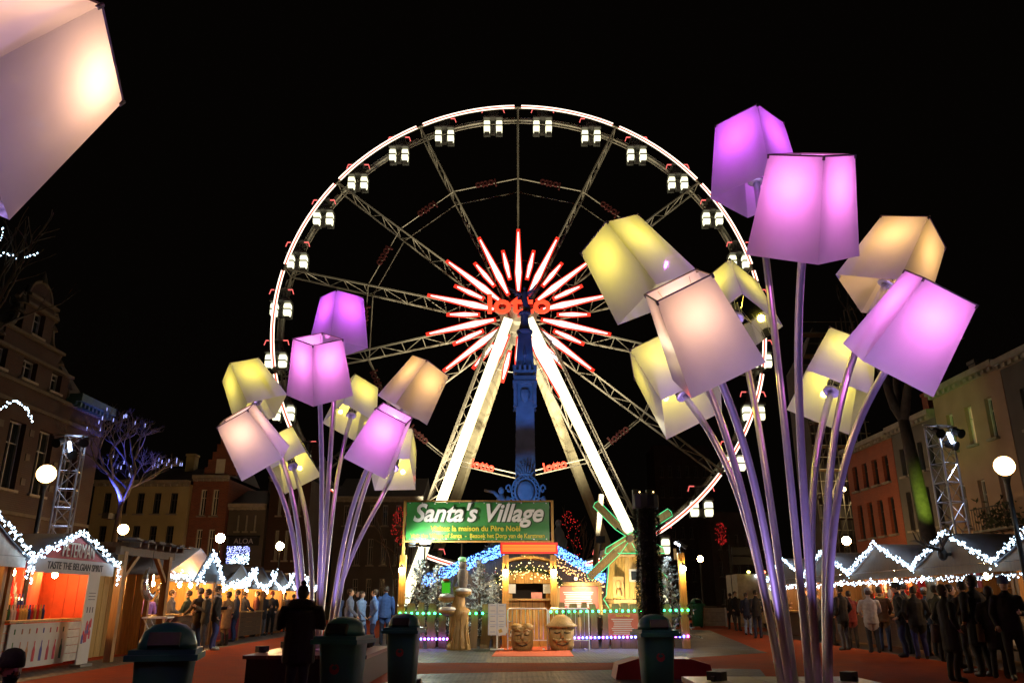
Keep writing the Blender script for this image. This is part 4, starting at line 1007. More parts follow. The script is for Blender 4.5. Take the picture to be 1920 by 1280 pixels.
# pelts
def pelt(loc, rz, sx, sy, seed, label, tilt=0):
    rr = random.Random(seed); b = MB(); nx, ny = 14, 10; vs = []
    for i in range(nx+1):
        for j in range(ny+1):
            u_, v_ = i/nx*2-1, j/ny*2-1
            e = 1-.18*abs(math.sin(3*math.atan2(v_, u_)))
            vs.append((u_*sx*e, v_*sy*e, .10*(1-u_*u_)*(1-v_*v_)+.05*noise.noise(Vector((u_*3+seed, v_*3, 0)))+rr.uniform(0, .02)))
    k = len(vs); vs += [(x, y, z-.06) for x, y, z in vs]; fs = []
    for i in range(nx):
        for j in range(ny):
            a = i*(ny+1)+j; fs.append((a, a+ny+1, a+ny+2, a+1)); fs.append((k+a, k+a+1, k+a+ny+2, k+a+ny+1))
    for i in range(nx):
        for j in (0, ny): a = i*(ny+1)+j; fs.append((a, a+ny+1, k+a+ny+1, k+a))
    for j in range(ny):
        for i in (0, nx): a = i*(ny+1)+j; fs.append((a, a+1, k+a+1, k+a))
    b.add(vs, fs); o = b.build('sheepskin', mat('fleece', (.5, .44, .34), .95, 0, .25, 9, 1.0), None, True, loc=loc, rot=(tilt, 0, rz)); tag(o, label, 'sheepskin', 'pale sheepskins at the pelt stall'); return o
st_ = thing('pelt_stand', 'low dark stand heaped with pale sheepskins in front of the antler stall', 'stand', (10.35, 17.6, 0), 0)
b = MB(); b.box((0, 0, .42), (.8, 3.4, .04)); b.build('top', M_WOODD, st_)
for x in (-.34, .34):
    for y in (-1.6, 1.6): b = MB(); b.box((x, y, .2), (.06, .06, .4)); b.build('leg', M_WOODD, st_)
for k, (dx, dy, dz, a, tl_, lab) in enumerate(((0, -1.1, .52, .2, .1, 'sheepskin at the near end of the low stand'), (-.1, -.3, .55, .9, .2, 'sheepskin draped over the middle of the low stand'), (0, .6, .54, .1, .1, 'sheepskin at the far middle of the low stand'), (-.05, 1.2, .6, 1.3, .5, 'curled sheepskin standing up at the far end of the low stand'), (-.1, .2, .66, .5, .15, 'topmost sheepskin of the heap on the low stand'))):
    pelt((10.35+dx, 17.6+dy, dz), a, .5, .36, k+1, lab, tl_)
pelt(tuple(sw(SR[1], .36, .9, 1.45)), PI/2, .34, .55, 21, 'long pale sheepskin hanging from the eave of the antler stall', PI/2)
pelt(tuple(sw(SR[0], .36, 3.2, 1.5)), PI/2, .3, .5, 22, 'pale sheepskin hanging from the stall cut by the right edge', PI/2)
# goods in the glowing stall
GOODS = []
for cc in ((.6, .03, .03), (.6, .3, .1), (.55, .5, .42), (.1, .3, .1)):
    b = MB(); b.ell((0, 0, .1), .09, .08, .1, 8, 6); b.ell((0, 0, .23), .06, .06, .06, 8, 6); b.lathe([(.055, .27), (.03, .34), (.004, .42)], 8); GOODS.append(b.mesh('figurine', mat('felt_%d' % len(GOODS), cc, .9, 0, .1, 8)))
for s_ in SR[2:4]:
    for z, x in ((1.02, -.25), (1.32, -2.2), (1.74, -2.2)):
        for k in range(16):
            o = bpy.data.objects.new('figurine', rnd.choice(GOODS)); COL.objects.link(o); o.location = sw(s_, x+rnd.uniform(-.08, .08), .3+.24*k, z); tag(o, 'small felt figurine on the shelves of a glowing stall opposite the red gable', 'figurine', 'felt figurines in the glowing stalls')

# ------------------------------------------------------------------ the fenced village under the banner
VY = 26.1
M_PICK = wood('weathered_picket', (.17, .10, .045)); M_ORANGE = wood('orange_timber', (.50, .27, .06)); M_CARVE = wood('carved_wood', (.34, .21, .07))
def z_at(py, Y): return at(960, py, Y).z
def x_at(px, py, Y): return at(px, py, Y).x
def picket_mesh(seed):
    rr = random.Random(seed); wv = rr.uniform(.2, .3); h = rr.uniform(1.12, 1.32); b = MB(); vs = []
    for z, k in ((0, 1), (.35, 1.06), (.7, .92), (1.0, 1.0), (h, rr.uniform(.75, 1)), (h+rr.uniform(0, .05), .6)):
        dx = rr.uniform(-.025, .025)
        for sx, sy in ((-1, -1), (1, -1), (1, 1), (-1, 1)): vs.append((dx+sx*wv/2*k, sy*.03, z))
    fs = [(3, 2, 1, 0), (20, 21, 22, 23)]
    for i in range(5):
        for j in range(4): j2 = (j+1) % 4; fs.append((i*4+j, i*4+j2, i*4+4+j2, i*4+4+j))
    b.add(vs, fs); return b.mesh('picket', M_PICK)
PK = [picket_mesh(s) for s in range(9)]
def fence(label, xa, xb):
    t = thing('picket_fence', label, 'fence', (xa, VY, 0), 0); x = .15; L = xb-xa
    while x < L-.05:
        o = link('picket', rnd.choice(PK), t); o.location = (x, rnd.uniform(-.012, .012), 0); o.rotation_euler = (0, rnd.uniform(-.03, .03), 0); x += rnd.uniform(.30, .36)
    for z in (.32, .95):
        b = MB(); b.beam((0, .07, z), (L, .07, z), .05, .08); b.build('rail', M_WOODD, t)
    return t
xl0, xl1 = x_at(760, 1150, VY), x_at(944, 1150, VY); xr0, xr1 = x_at(1046, 1150, VY), x_at(1272, 1150, VY)
fence('rough wooden picket fence left of the ticket hut gate', xl0, xl1); fence('rough wooden picket fence right of the ticket hut gate, below the windmill', xr0, xr1)
E_POSTL = emit('post_lamp', (1.0, .60, .22), 300, True)
def postl(px, top, lab, lamp_y):
    x = x_at(px, 1100, VY-.02); zt = z_at(top, VY); t = thing('lamp_post', lab, 'post', (x, VY-.02, 0), 0, 'carved orange lamp posts')
    b = MB(); w_ = .22
    for z0, z1_, k in ((0, .9, 1), (.9, .98, .72), (.98, 1.2, 1.0), (1.2, 1.28, .75), (1.28, 1.5, .92), (1.5, zt, .88)): b.box((0, 0, (z0+z1_)/2), (w_*k, w_*k, z1_-z0))
    b.build('shaft', M_ORANGE, t)
    zl = z_at(lamp_y, VY); b = MB(); b.ell((0, -.24, zl), .088, .088, .1, 12, 8); b.build('bulb', E_POSTL, t); b = MB(); b.lathe([(.05, zl+.07), (.08, zl+.12), (.02, zl+.18)], 10, 0, (0, -.24, 0)); b.tube([(0, -.24, zl+.17), (0, -.1, zl+.2)], .015, 5); b.build('lamp_cap', M_BLACK, t)
    return t
postl(754, 1040, 'carved orange post with lamp at the left end of the picket fence', 1069)
postl(948, 1040, 'carved orange post with lamp on the left side of the ticket hut gate', 1073)
postl(1038, 1040, 'carved orange post with lamp on the right side of the ticket hut gate', 1073)
postl(1280, 1036, 'carved orange post with lamp at the right end of the picket fence', 1066)
p = at(1276, 1022, VY)
fl2 = thing('floodlight', 'small twin floodlight on top of the right end post', 'floodlight', (x_at(1280, 1100, VY), VY, z_at(1036, VY)), 0)
b = MB(); b.tube([(0, 0, 0), (0, 0, .2)], .02, 5); b.box((.06, 0, .25), (.3, .15, .12), 0, Matrix.Rotation(.5, 3, 'Y')); b.build('housing', M_DARK, fl2)
for k in (0, 1): b = MB(); b.ell((-.15+.1*k, -.07, .3-.06*k), .045, .04, .045, 8, 6); b.build('lens', emit('cold_lens', (.8, .9, 1), 8), fl2)
# banner
BY = VY-.1
bx0, bx1 = x_at(762, 980, BY), x_at(1030, 980, BY); bz1, bz0 = z_at(941, BY), z_at(1012, BY)
bt = thing('banner', 'large green banner with white script lettering over the village gate', 'banner', ((bx0+bx1)/2, BY, 0), 0)
BWd = bx1-bx0; BHt = bz1-bz0
M_GREEN = mat('banner_green', (.035, .22, .045), .45, 0, .05, 2)
b = MB(); nx, nz = 60, 16; vs = []
def wrinkle(u_, v_): return .018*math.sin(u_*13+v_*3)+.014*math.sin(u_*5-v_*7+1)+.012*noise.noise(Vector((u_*9, v_*3, 2)))
for i in range(nx+1):
    for j in range(nz+1):
        u_, v_ = i/nx, j/nz; vs.append(((u_-.5)*BWd, wrinkle(u_, v_), bz0+BHt*v_))
k = len(vs); vs += [(x, y+.006, z) for x, y, z in vs]; fs = []
for i in range(nx):
    for j in range(nz):
        a = i*(nz+1)+j; fs.append((a, a+nz+1, a+nz+2, a+1)); fs.append((k+a, k+a+1, k+a+nz+2, k+a+nz+1))
b.add(vs, fs); cl = b.build('cloth', M_GREEN, bt, True)
SH_ = mat('lettering_shadow', (.02, .05, .02), .6, 0, .05); LW = mat('lettering_white', (.78, .78, .76), .5, 0, .04); LY = mat('lettering_yellow', (.75, .62, .05), .5, 0, .05)
yl = -.062
zz = bz0+BHt*.69
text('lettering_shadow', "Santa's Village", .78, SH_, cl, (.018, yl+.012, zz-.02), FACE, .003, .32, .024, 'CENTER', .95)
text('lettering', "Santa's Village", .78, LW, cl, (-.02, yl, zz), FACE, .003, .32, .020, 'CENTER', .95)
text('lettering', 'Visitez la maison du Père Noël', .235, LY, cl, (-.07, yl, bz0+BHt*.295), FACE, .003, 0, .004, 'CENTER', .98)
text('lettering', 'Visit the Village of Santa  -  Bezoek het Dorp van de Kerstman', .19, LY, cl, (0, yl, bz0+BHt*.105), FACE, .003, 0, .003, 'CENTER', .89)
b = MB()
xf0, xf1 = -BWd/2-.07, BWd/2+.1
b.box((xf0, .06, bz1/2+.6), (.08, .08, bz1-1.15)); b.build('frame_post', M_ORANGE, bt); b = MB(); b.box((xf1, .06, (bz1+bz0)/2), (.08, .08, BHt+.12)); b.build('frame_post', M_ORANGE, bt)
for z in (bz1+.04, bz0-.04): b = MB(); b.box(((xf0+xf1)/2, .06, z), (xf1-xf0+.08, .07, .05)); b.build('frame_rail', M_ORANGE, bt)
for k in range(12): 
    for z in (bz1-.03, bz0+.03): b = MB(); b.lathe([(.02, 0), (.022, .006), (.01, .01)], 8, 0, (0, 0, 0), 1, 1, Matrix.Translation((-BWd/2+.1+(BWd-.2)*k/11, -.045, z)) @ Matrix.Rotation(PI/2, 4, 'X')); b.build('eyelet', M_STEEL, bt)
# led bar
led = thing('led_sign', 'glowing red and orange display bar above the ticket hut gate', 'display', ((x_at(938, 1027, VY)+x_at(1046, 1027, VY))/2, VY-.05, z_at(1038, VY)), 0)
lw = x_at(1046, 1027, VY)-x_at(938, 1027, VY); lh = z_at(1016, VY)-z_at(1038, VY)
b = MB(); b.box((0, .08, lh/2), (lw, .12, lh)); b.build('case', M_BLACK, led)
b = MB(); b.box((0, .012, lh/2), (lw-.02, .02, lh-.02)); b.build('red_panel', emit('led_red', (1, .02, .01), 1.1, True), led)
for k in range(5): b = MB(); b.box((0, -.004, lh*(.26+.12*k)), (lw*.92, .01, lh*.075)); b.build('orange_row', emit('led_orange', (1, .22, .012), 1.6), led)
# ticket hut
HY = 27.0
h = thing('ticket_hut', 'carved wooden ticket hut with arched roof and lit garland', 'hut', (x_at(992, 1100, HY), HY, 0), 0)
hwid = x_at(1036, 1100, HY)-x_at(950, 1100, HY); zc = z_at(1125, HY); zw1 = z_at(1093, HY); zr = z_at(1050, HY)
for k in range(7):
    b = MB(); b.box((-hwid/2+hwid*(k+.5)/7, 0, zc/2), (hwid/7-.012, .06, zc)); b.build('front_plank', M_ORANGE, h)
b = MB(); b.box((0, -.1, zc+.03), (hwid+.1, .4, .06)); b.build('counter', M_CARVE, h)
for s in (-1, 1): b = MB(); b.box((s*(hwid/2-.1), .02, (zc+zw1)/2+.02), (.2, .1, zw1-zc-.06)); b.build('jamb', M_ORANGE, h)
zl_p = z_at(1068, HY)
for k in range(5):
    b = MB(); x = -hwid/2+hwid*(k+.5)/5; b.box((x, .0, (zw1+zl_p)/2), (hwid/5-.012, .06, zl_p-zw1)); b.build('lintel_plank', M_ORANGE, h)
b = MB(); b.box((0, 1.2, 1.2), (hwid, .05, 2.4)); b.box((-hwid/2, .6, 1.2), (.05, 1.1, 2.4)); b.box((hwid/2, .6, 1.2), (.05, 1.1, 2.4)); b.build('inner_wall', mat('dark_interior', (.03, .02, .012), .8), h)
zt_a = z_at(1045, HY); arch = [(hwid*.58*math.sin(R(-70+140*k/14))/math.sin(R(70)), zt_a-.30+.30*math.cos(R(-70+140*k/14))) for k in range(15)]
for k in range(14):
    b = MB(); (xa, za), (xb_, zb_) = arch[k], arch[k+1]; b.beam((xa, .3, za), (xb_, .3, zb_), 1.3, .07, 0, (0, 0, 1)); b.build('roof_board', M_ORANGE, h)
b = MB(); b.lathe([(.18, 0), (.22, .08), (.1, .16), (.05, .24), (.01, .3)], 12, 0, (-.05, -.1, zt_a)); b.build('finial', M_CARVE, h)
for px, py, wd_, ht in ((960, 1103, .24, .28), (1027, 1103, .3, .28)):
    p = at(px, py, HY); b = MB(); b.box((p.x-h.location.x, -.09, p.z), (wd_, .012, ht)); b.build('notice', M_PAPER, h)
b = MB(); p = at(1006, 1117, HY); b.box((p.x-h.location.x, -.1, p.z), (.35, .03, .24)); b.build('red_notice', mat('salmon_sheet', (.6, .25, .2), .6), h)
light('hut_lamp', 'POINT', (0, .5, 2.2), (1, .6, .25), 1.5, h, .05)
gl_ = [at(px, py, HY-.3) for px, py in ((930, 1092), (945, 1076), (968, 1068), (992, 1066), (1016, 1070), (1038, 1080), (1052, 1095))]
gt_ = fairy('lit_garland', 'evergreen garland of warm lights over the ticket window', gl_, emit('garland_bulb', (1, .7, .25), 7), 60, .14, .016, None, 0, 'garland')
b = MB()
for a, c in zip(gl_[:-1], gl_[1:]):
    for k in range(130):
        p = a+(c-a)*rnd.random()-gl_[0]+Vector((0, .03, 0)); q = Vector((rnd.gauss(0, 1), rnd.gauss(0, 1), rnd.gauss(0, 1))).normalized()*.13; s_ = q.cross(Vector((.3, 1, .2))).normalized()*.014
        b.add([p-s_, p+s_, p+q], [(0, 1, 2)])
b.build('needles', mat('needle_green', (.02, .05, .015), .7), gt_, kind='stuff')
fairy('fairy_lights', 'row of green bulbs along the left picket fence', [at(750, 1148, VY-.12), at(942, 1148, VY-.12)], E_GREEN, .1, 0, .01) if False else None
def bulb_row(lab, pa, pb, n, ms, r=.035):
    t = thing('bulb_string', lab, 'fairy lights', pa, 0); d = pb-pa; b = MB(); b.tube([(0, 0, 0), d], .008, 4); b.build('cable', M_BLACK, t)
    for k in range(n): b = MB(); b.ell(d*(k/(n-1)), r, r, r, 8, 6); b.build('bulb', ms[k % len(ms)], t)
    return t
E_GREENS = emit('green_bulb_strong', (.03, 1.0, .25), 16, True); E_BLUES = emit('blue_bulb_strong', (.10, .12, 1.0), 26, True); E_PURS = emit('purple_bulb_strong', (.6, .12, 1.0), 16, True)
bulb_row('green bulb string along the fence left of the stump carving', at(750, 1149, VY-.15), at(826, 1149, VY-.15), 8, [E_GREENS])
bulb_row('green bulb string on the fence between the stump carving and notice board', at(868, 1149, VY-.15), at(942, 1149, VY-.15), 7, [E_GREENS])
bulb_row('green bulb string along the fence right of the ticket hut', at(1033, 1146, VY-.15), at(1290, 1143, VY-.15), 24, [E_GREENS])
bulb_row('purple and blue bulb string low on the left fence', at(782, 1197, VY-.15), at(846, 1197, VY-.15), 10, [E_PURS, E_BLUES])
bulb_row('purple and blue bulb string low on the right fence', at(1070, 1195, VY-.15), at(1290, 1192, VY-.15), 30, [E_BLUES, E_BLUES, E_PURS])
# crowd barrier
by = VY-.75; cx0, cx1 = x_at(952, 1170, by), x_at(1104, 1170, by)
cb = thing('crowd_barrier', 'steel crowd barrier standing across the ticket hut gate', 'barrier', (cx0, by, 0), 0); L_ = cx1-cx0
for a, c in ((0, L_*.49), (L_*.51, L_)):
    b = MB(); b.tube([(a, 0, 0), (a, 0, 1.12), (a+.05, 0, 1.17), (c-.05, 0, 1.17), (c, 0, 1.12), (c, 0, 0)], .02, 6); b.tube([(a, 0, .27), (c, 0, .27)], .016, 5); b.build('frame', M_STEEL, cb)
    for k in range(1, 9): b = MB(); x = a+(c-a)*k/9; b.tube([(x, 0, .27), (x, 0, 1.17)], .009, 5); b.build('bar', M_STEEL, cb)
    for x in (a+.12, c-.12): b = MB(); b.beam((x, -.25, .02), (x, .25, .02), .05, .03); b.build('foot', M_STEEL, cb)
# notice board
nb = thing('notice_board', 'white framed notice board of pinned sheets on a pole', 'sign', (x_at(932, 1160, VY-.8), VY-.8, 0), 0)
zn0, zn1 = z_at(1190, VY-.8), z_at(1131, VY-.8)
b = MB(); b.box((0, 0, (zn0+zn1)/2), (.54, .04, zn1-zn0)); pnl = b.build('panel', mat('pale_blue_panel', (.55, .6, .7), .4), nb); b = MB(); b.tube([(0, .04, 0), (0, .04, zn0+.1)], .025, 6); b.box((0, .04, .02), (.4, .3, .03)); b.build('pole', M_WHITE, nb)
for j in range(3):
    for i in range(2):
        b = MB(); zc_ = zn0+(zn1-zn0)*(j+.5)/3; b.box((-.13+.26*i, -.026, zc_), (.22, .008, .27)); o = b.build('sheet', M_PAPER, pnl)
for k in range(12):
    b = MB(); b.box((-.13+.26*(k % 2), -.033, zn0+(zn1-zn0)*((k//2)+.5)/6+.02), (.15, .004, .012)); b.build('printed_line', mat('print_blue', (.15, .2, .45), .6), pnl)
b = MB(); b.box((.16, -.045, zn0+.12), (.3, .01, .2), 0, Matrix.Rotation(-.35, 3, 'Y')); b.build('tilted_sheet', M_PAPER, pnl)
b = MB(); b.add([(.06, -.052, zn0+.06), (.17, -.052, zn0+.09), (.13, -.052, zn0+.19), (.04, -.052, zn0+.15)], [(0, 1, 2, 3)]); b.build('printed_picture', mat('print_ochre', (.6, .4, .08), .6), pnl)
# carved stump with snow and owl
sx_ = x_at(860, 1170, VY-.6); sy_ = VY-.6
st = thing('carved_stump', 'tall carved tree stump with snow topped ledges and owl statue', 'carving', (sx_, sy_, 0), 0)
b = MB(); b.lathe([(.36, 0), (.35, .06), (.33, .12), (.29, .2), (.27, .3), (.25, .45), (.25, .6), (.26, .75), (.27, .9), (.29, 1.0), (.31, 1.1), (.27, 1.16), (.2, 1.22), (.18, 1.4), (.17, 1.6), (.18, 1.75), (.19, 1.8)], 24); roughen(b, .06, 4.5); b.build('trunk', M_CARVE, st, True)
b = MB()
for k in range(9): a_ = k*.7; b.tube([(.33*math.cos(a_), .33*math.sin(a_), .03), (.27*math.cos(a_+.1), .27*math.sin(a_+.1), .5), (.28*math.cos(a_+.2), .28*math.sin(a_+.2), 1.0)], [.05, .03, .02], 6)
b.build('bark_ridges', M_CARVE, st, True, kind='stuff')
zl1, zl2, zl3 = z_at(1143, sy_), z_at(1119, sy_), z_at(1108, sy_)
for px, z, rr_ in ((842, zl1, .30), (838, zl2, .24), (868, zl3, .26)):
    x = x_at(px, 1120, sy_)-sx_; b = MB(); b.lathe([(rr_*.5, z-.16), (rr_*.95, z-.08), (rr_, z-.02), (rr_*.9, z)], 12, 0, (x, -.1, 0)); b.build('ledge', M_CARVE, st, True)
    b = MB(); b.lathe([(rr_*.98, z), (rr_*1.02, z+.03), (rr_*.8, z+.08), (rr_*.3, z+.10)], 14, 0, (x, -.1, 0)); b.build('snow_cap', M_SNOW, st, True)
M_ST2 = mat('grey_carving', (.17, .15, .13), .8, 0, .2, 9, .5)
x = x_at(868, 1090, sy_)-sx_; z0 = zl3+.1; ow = thing('owl_statue', 'grey winged owl statue perched on the highest stump ledge', 'statue', (sx_+x, sy_-.1, z0), 0)
b = MB(); b.lathe([(.12, 0), (.16, .1), (.17, .35), (.15, .5), (.12, .56)], 10); b.ell((0, 0, .66), .14, .13, .13, 10, 7); b.lathe([(.05, 0), (.0, .1)], 6, 0, (-.08, 0, .75)); b.lathe([(.05, 0), (.0, .1)], 6, 0, (.08, 0, .75)); b.build('body', M_ST2, ow, True)
for s in (-1, 1):
    b = MB()
    for k in range(5): b.beam((s*.13, .02, .5-.04*k), (s*(.27+.01*k), .06, .22-.05*k), .08, .03)
    b.build('wing', M_ST2, ow)
b = MB(); b.ell((-.02, -.0, .84), .15, .15, .08, 12, 6); b.build('snow_cap', mat('green_tinted_cap', (.3, .75, .35), .7), ow, True)
x = x_at(837, 1095, sy_)-sx_; ln = thing('lantern', 'bright green lantern on the left stump ledge', 'lantern', (sx_+x, sy_-.1, zl2+.1), 0)
b = MB(); b.box((0, 0, .17), (.24, .2, .3)); b.build('body', emit('green_lantern', (.08, .75, .02), .55), ln); b = MB(); b.lathe([(.17, .32), (.1, .42), (.02, .48)], 8); b.build('roof', mat('green_paint', (.05, .25, .03), .5), ln); b = MB(); b.ell((0, -.12, .4), .1, .03, .04); b.build('bow', M_RED, ln)
# carved faces
def face_stump(px, lab, hat, s=1.0):
    x = x_at(px, 1190, VY-1.0); t = thing('carved_log', lab, 'carving', (x, VY-1.0, 0), 0)
    b = MB(); b.lathe([(.27*s, 0), (.33*s, .15*s), (.33*s, .5*s), (.27*s, .66*s), (.1*s, .72*s)], 14, 0, (0, 0, 0), 1, .85); b.build('head', M_CARVE, t, True)
    b = MB(); b.lathe([(.06*s, 0), (.055*s, .1*s), (.02*s, .2*s)], 8, 0, (0, -.3*s, .32*s)); b.build('nose', M_CARVE, t, True)
    dk_ = mat('carving_recess', (.05, .03, .012), .8)
    for q in (-1, 1):
        b = MB(); b.ell((q*.13*s, -.27*s, .47*s), .075*s, .04*s, .05*s, 10, 6); b.build('eye', M_CARVE, t, True)
        b = MB(); b.tube([(q*.05*s, -.30*s, .455*s), (q*.13*s, -.315*s, .44*s), (q*.21*s, -.27*s, .455*s)], .012*s, 5); b.build('eyelid', dk_, t)
        b = MB(); b.tube([(q*.04*s, -.31*s, .56*s), (q*.14*s, -.30*s, .6*s), (q*.23*s, -.24*s, .55*s)], .03*s, 6); b.build('brow', M_CARVE, t, True)
        b = MB(); b.tube([(q*.03*s, -.33*s, .29*s), (q*.13*s, -.32*s, .25*s), (q*.24*s, -.26*s, .3*s)], [.045*s, .05*s, .015*s], 7); b.build('cheek', M_CARVE, t, True)
    b = MB(); b.tube([(-.15*s, -.29*s, .18*s), (0, -.31*s, .14*s), (.15*s, -.29*s, .18*s)], .02*s, 6); b.build('mouth', dk_, t)
    b = MB()
    if hat: b.lathe([(.40*s, .58*s), (.42*s, .62*s), (.3*s, .7*s), (.22*s, .82*s), (.08*s, .9*s)], 14)
    else: b.ell((-.16*s, 0, .66*s), .2*s, .3*s, .12*s, 10, 6); b.ell((.16*s, 0, .66*s), .2*s, .3*s, .12*s, 10, 6)
    b.build('hat' if hat else 'hair', M_CARVE, t, True); return t
face_stump(979, 'carved log with twin bearded faces in front of the barrier', False, .98); face_stump(1053, 'round carved log face wearing a brimmed hat on the red carpet', True, 1.12)
# red boards
def red_board(x0, x1, ya, yb, Y, lab, lit):
    xa, xb_ = x_at(x0, (ya+yb)/2, Y), x_at(x1, (ya+yb)/2, Y); za, zb_ = z_at(yb, Y), z_at(ya, Y); t = thing('information_board', lab, 'sign', ((xa+xb_)/2, Y, za), 0); wv, hv = xb_-xa, zb_-za
    b = MB(); b.box((0, .03, hv/2), (wv, .04, hv)); p_ = b.build('panel', mat('salmon_panel', (.62, .16, .10), .5, 0, .06, 4), t)
    for k in range(9):
        l = wv*rnd.uniform(.55, .82); b = MB(); b.box((-.03, .005, hv*(.10+.08*k)), (l, .006, hv*.03)); b.build('printed_line', M_PAPER, p_)
    text('lettering', "Santa's Village", hv*.13, LY, p_, (0, .004, hv*.90), FACE, .003, 0, .002, 'CENTER', .9)
    if lit:
        for s in (-1, 1): b = MB(); b.box((s*(wv/2+.06), .04, hv/2-.1), (.12, .08, hv+.3)); b.build('frame_post', M_WOODY, t)
        b = MB(); b.box((0, .04, hv+.08), (wv+.24, .08, .12)); b.build('frame_rail', M_WOODY, t)
        b = MB(); b.box((0, .09, -za/2-.01), (.1, .08, za)); b.build('leg', M_WOODY, t)
        light('board_lamp', 'SPOT', (.2, -.55, hv+.15), (1, .86, .7), 95, t, .06, R(110), (0, .03, hv*.4))
        b = MB(); b.ell((-.1, -.1, hv+.24), .05, .05, .05); b.build('bulb', E_WARM, t)
    else:
        for s in (-1, 1): b = MB(); b.beam((s*wv*.4, .07, -za), (s*wv*.4, .07, hv*.8), .05, .04); b.build('stake', M_WOODD, t)
    return t
red_board(1050, 1122, 1099, 1141, VY+.7, 'floodlit salmon red information board on a wooden frame behind the fence', True)
red_board(1141, 1197, 1149, 1192, VY-.16, 'salmon red information board fixed low on the right picket fence', False)
# windmill
WMY = 28.8; wx = x_at(1184, 1060, WMY)
wm = thing('windmill', 'small yellow timber windmill outlined in green lights', 'windmill', (wx, WMY, 0), 0)
zb0, zb1, ztop = z_at(1122, WMY), z_at(1046, WMY), z_at(1003, WMY)
hb0 = x_at(1184+56, 1120, WMY)-wx; hb1 = x_at(1184+42, 1045, WMY)-wx
b = MB(); b.lathe([(hb0*1.0, 0), (hb0*1.02, zb0*.5), (hb0, zb0-.02)], 8, 0, (0, 0, 0), 1.1, 1.1); 
for k in range(4): b.lathe([(hb0*1.06, .08+zb0*k/4), (hb0*1.1, .15+zb0*k/4), (hb0*1.06, .22+zb0*k/4)], 12, 0, (0, 0, 0), 1.05, 1.05)
b.build('log_base', M_CARVE, wm)
for q in range(8):
    for k in range(5):
        a0 = PI/8+q*PI/4; a1 = a0+PI/4
        f0, f1 = k/5+.008, (k+1)/5-.008
        def cor(r_, z, f): A = Vector((r_*math.cos(a0), r_*math.sin(a0), z)); B_ = Vector((r_*math.cos(a1), r_*math.sin(a1), z)); return A+(B_-A)*f
        P = [cor(hb0*1.08, zb0, f0), cor(hb0*1.08, zb0, f1), cor(hb1*1.08, zb1, f1), cor(hb1*1.08, zb1, f0)]; I = [p_*1.0-Vector((p_.x, p_.y, 0))*.05 for p_ in P]
        if P[0].y > .3: continue
        b = MB(); b.add(P+I, [(0, 1, 2, 3), (7, 6, 5, 4), (0, 4, 5, 1), (1, 5, 6, 2), (2, 6, 7, 3), (3, 7, 4, 0)]); b.build('plank', M_WOODY, wm)
b = MB(); b.lathe([(hb1*1.02, zb0), (hb1*1.0, zb1)], 8); b.build('core', M_WOODD, wm)
b = MB(); b.lathe([(hb1*1.25, zb1), (hb1*1.3, zb1+.08), (hb1*1.1, zb1+.12)], 8); b.build('gallery_ring', M_CARVE, wm)
b = MB(); hc = hb1*1.28; cap = [(-hc, zb1+.1), (hc, zb1+.1), (hc*.95, zb1+.3), (hc*.35, ztop-.15), (hc*.1, ztop+.05), (-hc*.1, ztop+.05), (-hc*.35, ztop-.15), (-hc*.95, zb1+.3)]
b.poly(cap, 2*hc*.9, 0, Matrix.Translation((0, -hc*.9, 0))); b.build('cap', mat('ochre_cap', (.42, .30, .10), .7, 0, .2, 5, .4), wm)
b = MB(); b.box((-hb1*.1+.06, -hb0*.98, (zb0*.45+zb1*.55)), (.42, .1, .40)); wn = b.build('window', mat('pale_frame', (.4, .38, .33), .6), wm); b = MB(); b.box((-hb1*.1+.06, -hb0*.98-.055, (zb0*.45+zb1*.55)), (.3, .02, .28)); b.build('pane', M_GLASS, wn)
b = MB(); b.box((-hb0*.62, -hb0*.98, zb0+.38), (.36, .06, .66)); o = b.build('carved_plaque', M_CARVE, wm); b = MB(); b.ell((-hb0*.62, -hb0*.98-.03, zb0+.45), .1, .05, .16); b.tube([(-hb0*.62, -hb0*.98-.04, zb0+.1), (-hb0*.62, -hb0*.98-.04, zb0+.32)], [.1, .08], 8); b.build('relief', M_CARVE, o, True)
hubp = at(1181, 1009, WMY-1.25)-Vector((wx, WMY, 0))
b = MB(); b.tube([hubp+Vector((0, -.12, 0)), hubp+Vector((0, .9, 0))], .11, 10); b.build('axle', M_WOODD, wm)
M_GT = emit('green_rope_light', (.12, 1.0, .36), 1.1)
for ex, ey in ((1117, 944), (1105, 1082), (1256, 960), (1250, 1094)):
    e = at(ex, ey, WMY-1.25)-Vector((wx, WMY, 0)); d = (e-hubp); L_ = d.length; d.normalize(); n = Vector((-d.z, 0, d.x))
    b = MB(); b.beam(hubp+d*.1, e, .06, .06); sl = b.build('sail', M_CARVE, wm)
    s0 = hubp+d*(L_*.34); wv = .14
    for sgn in (-1, 1): b = MB(); b.beam(s0+n*sgn*wv*.55, e+n*sgn*wv*.55, .09, .02, 0, (0, 1, 0)); b.build('board', M_CARVE, sl)
    loop = [hubp+d*.15+n*.05, s0+n*wv, e+n*wv, e+d*.04, e-n*wv, s0-n*wv, hubp+d*.15-n*.05]
    b = MB(); b.tube([p_+Vector((0, -.05, 0)) for p_ in loop], .012, 5); b.build('rope_light', M_GT, sl)
b = MB()
b.tube([(x, -hc*.93, z) for x, z in [(-hc, zb1+.12), (-hc*.95, zb1+.3), (-hc*.35, ztop-.13), (0, ztop+.08), (hc*.35, ztop-.13), (hc*.95, zb1+.3), (hc, zb1+.12), (-hc, zb1+.12)]], .016, 5)
b.build('rope_light', M_GT, wm); b = MB(); b.tube([(-hb1*1.05, -.7, zb1), (-hb0*1.02, -.75, zb0+.1), (-hb0*1.12, -.75, zb0), (-hb0*.95, -.85, zb0-.3)], .016, 5); b.build('rope_light', M_GT, wm)
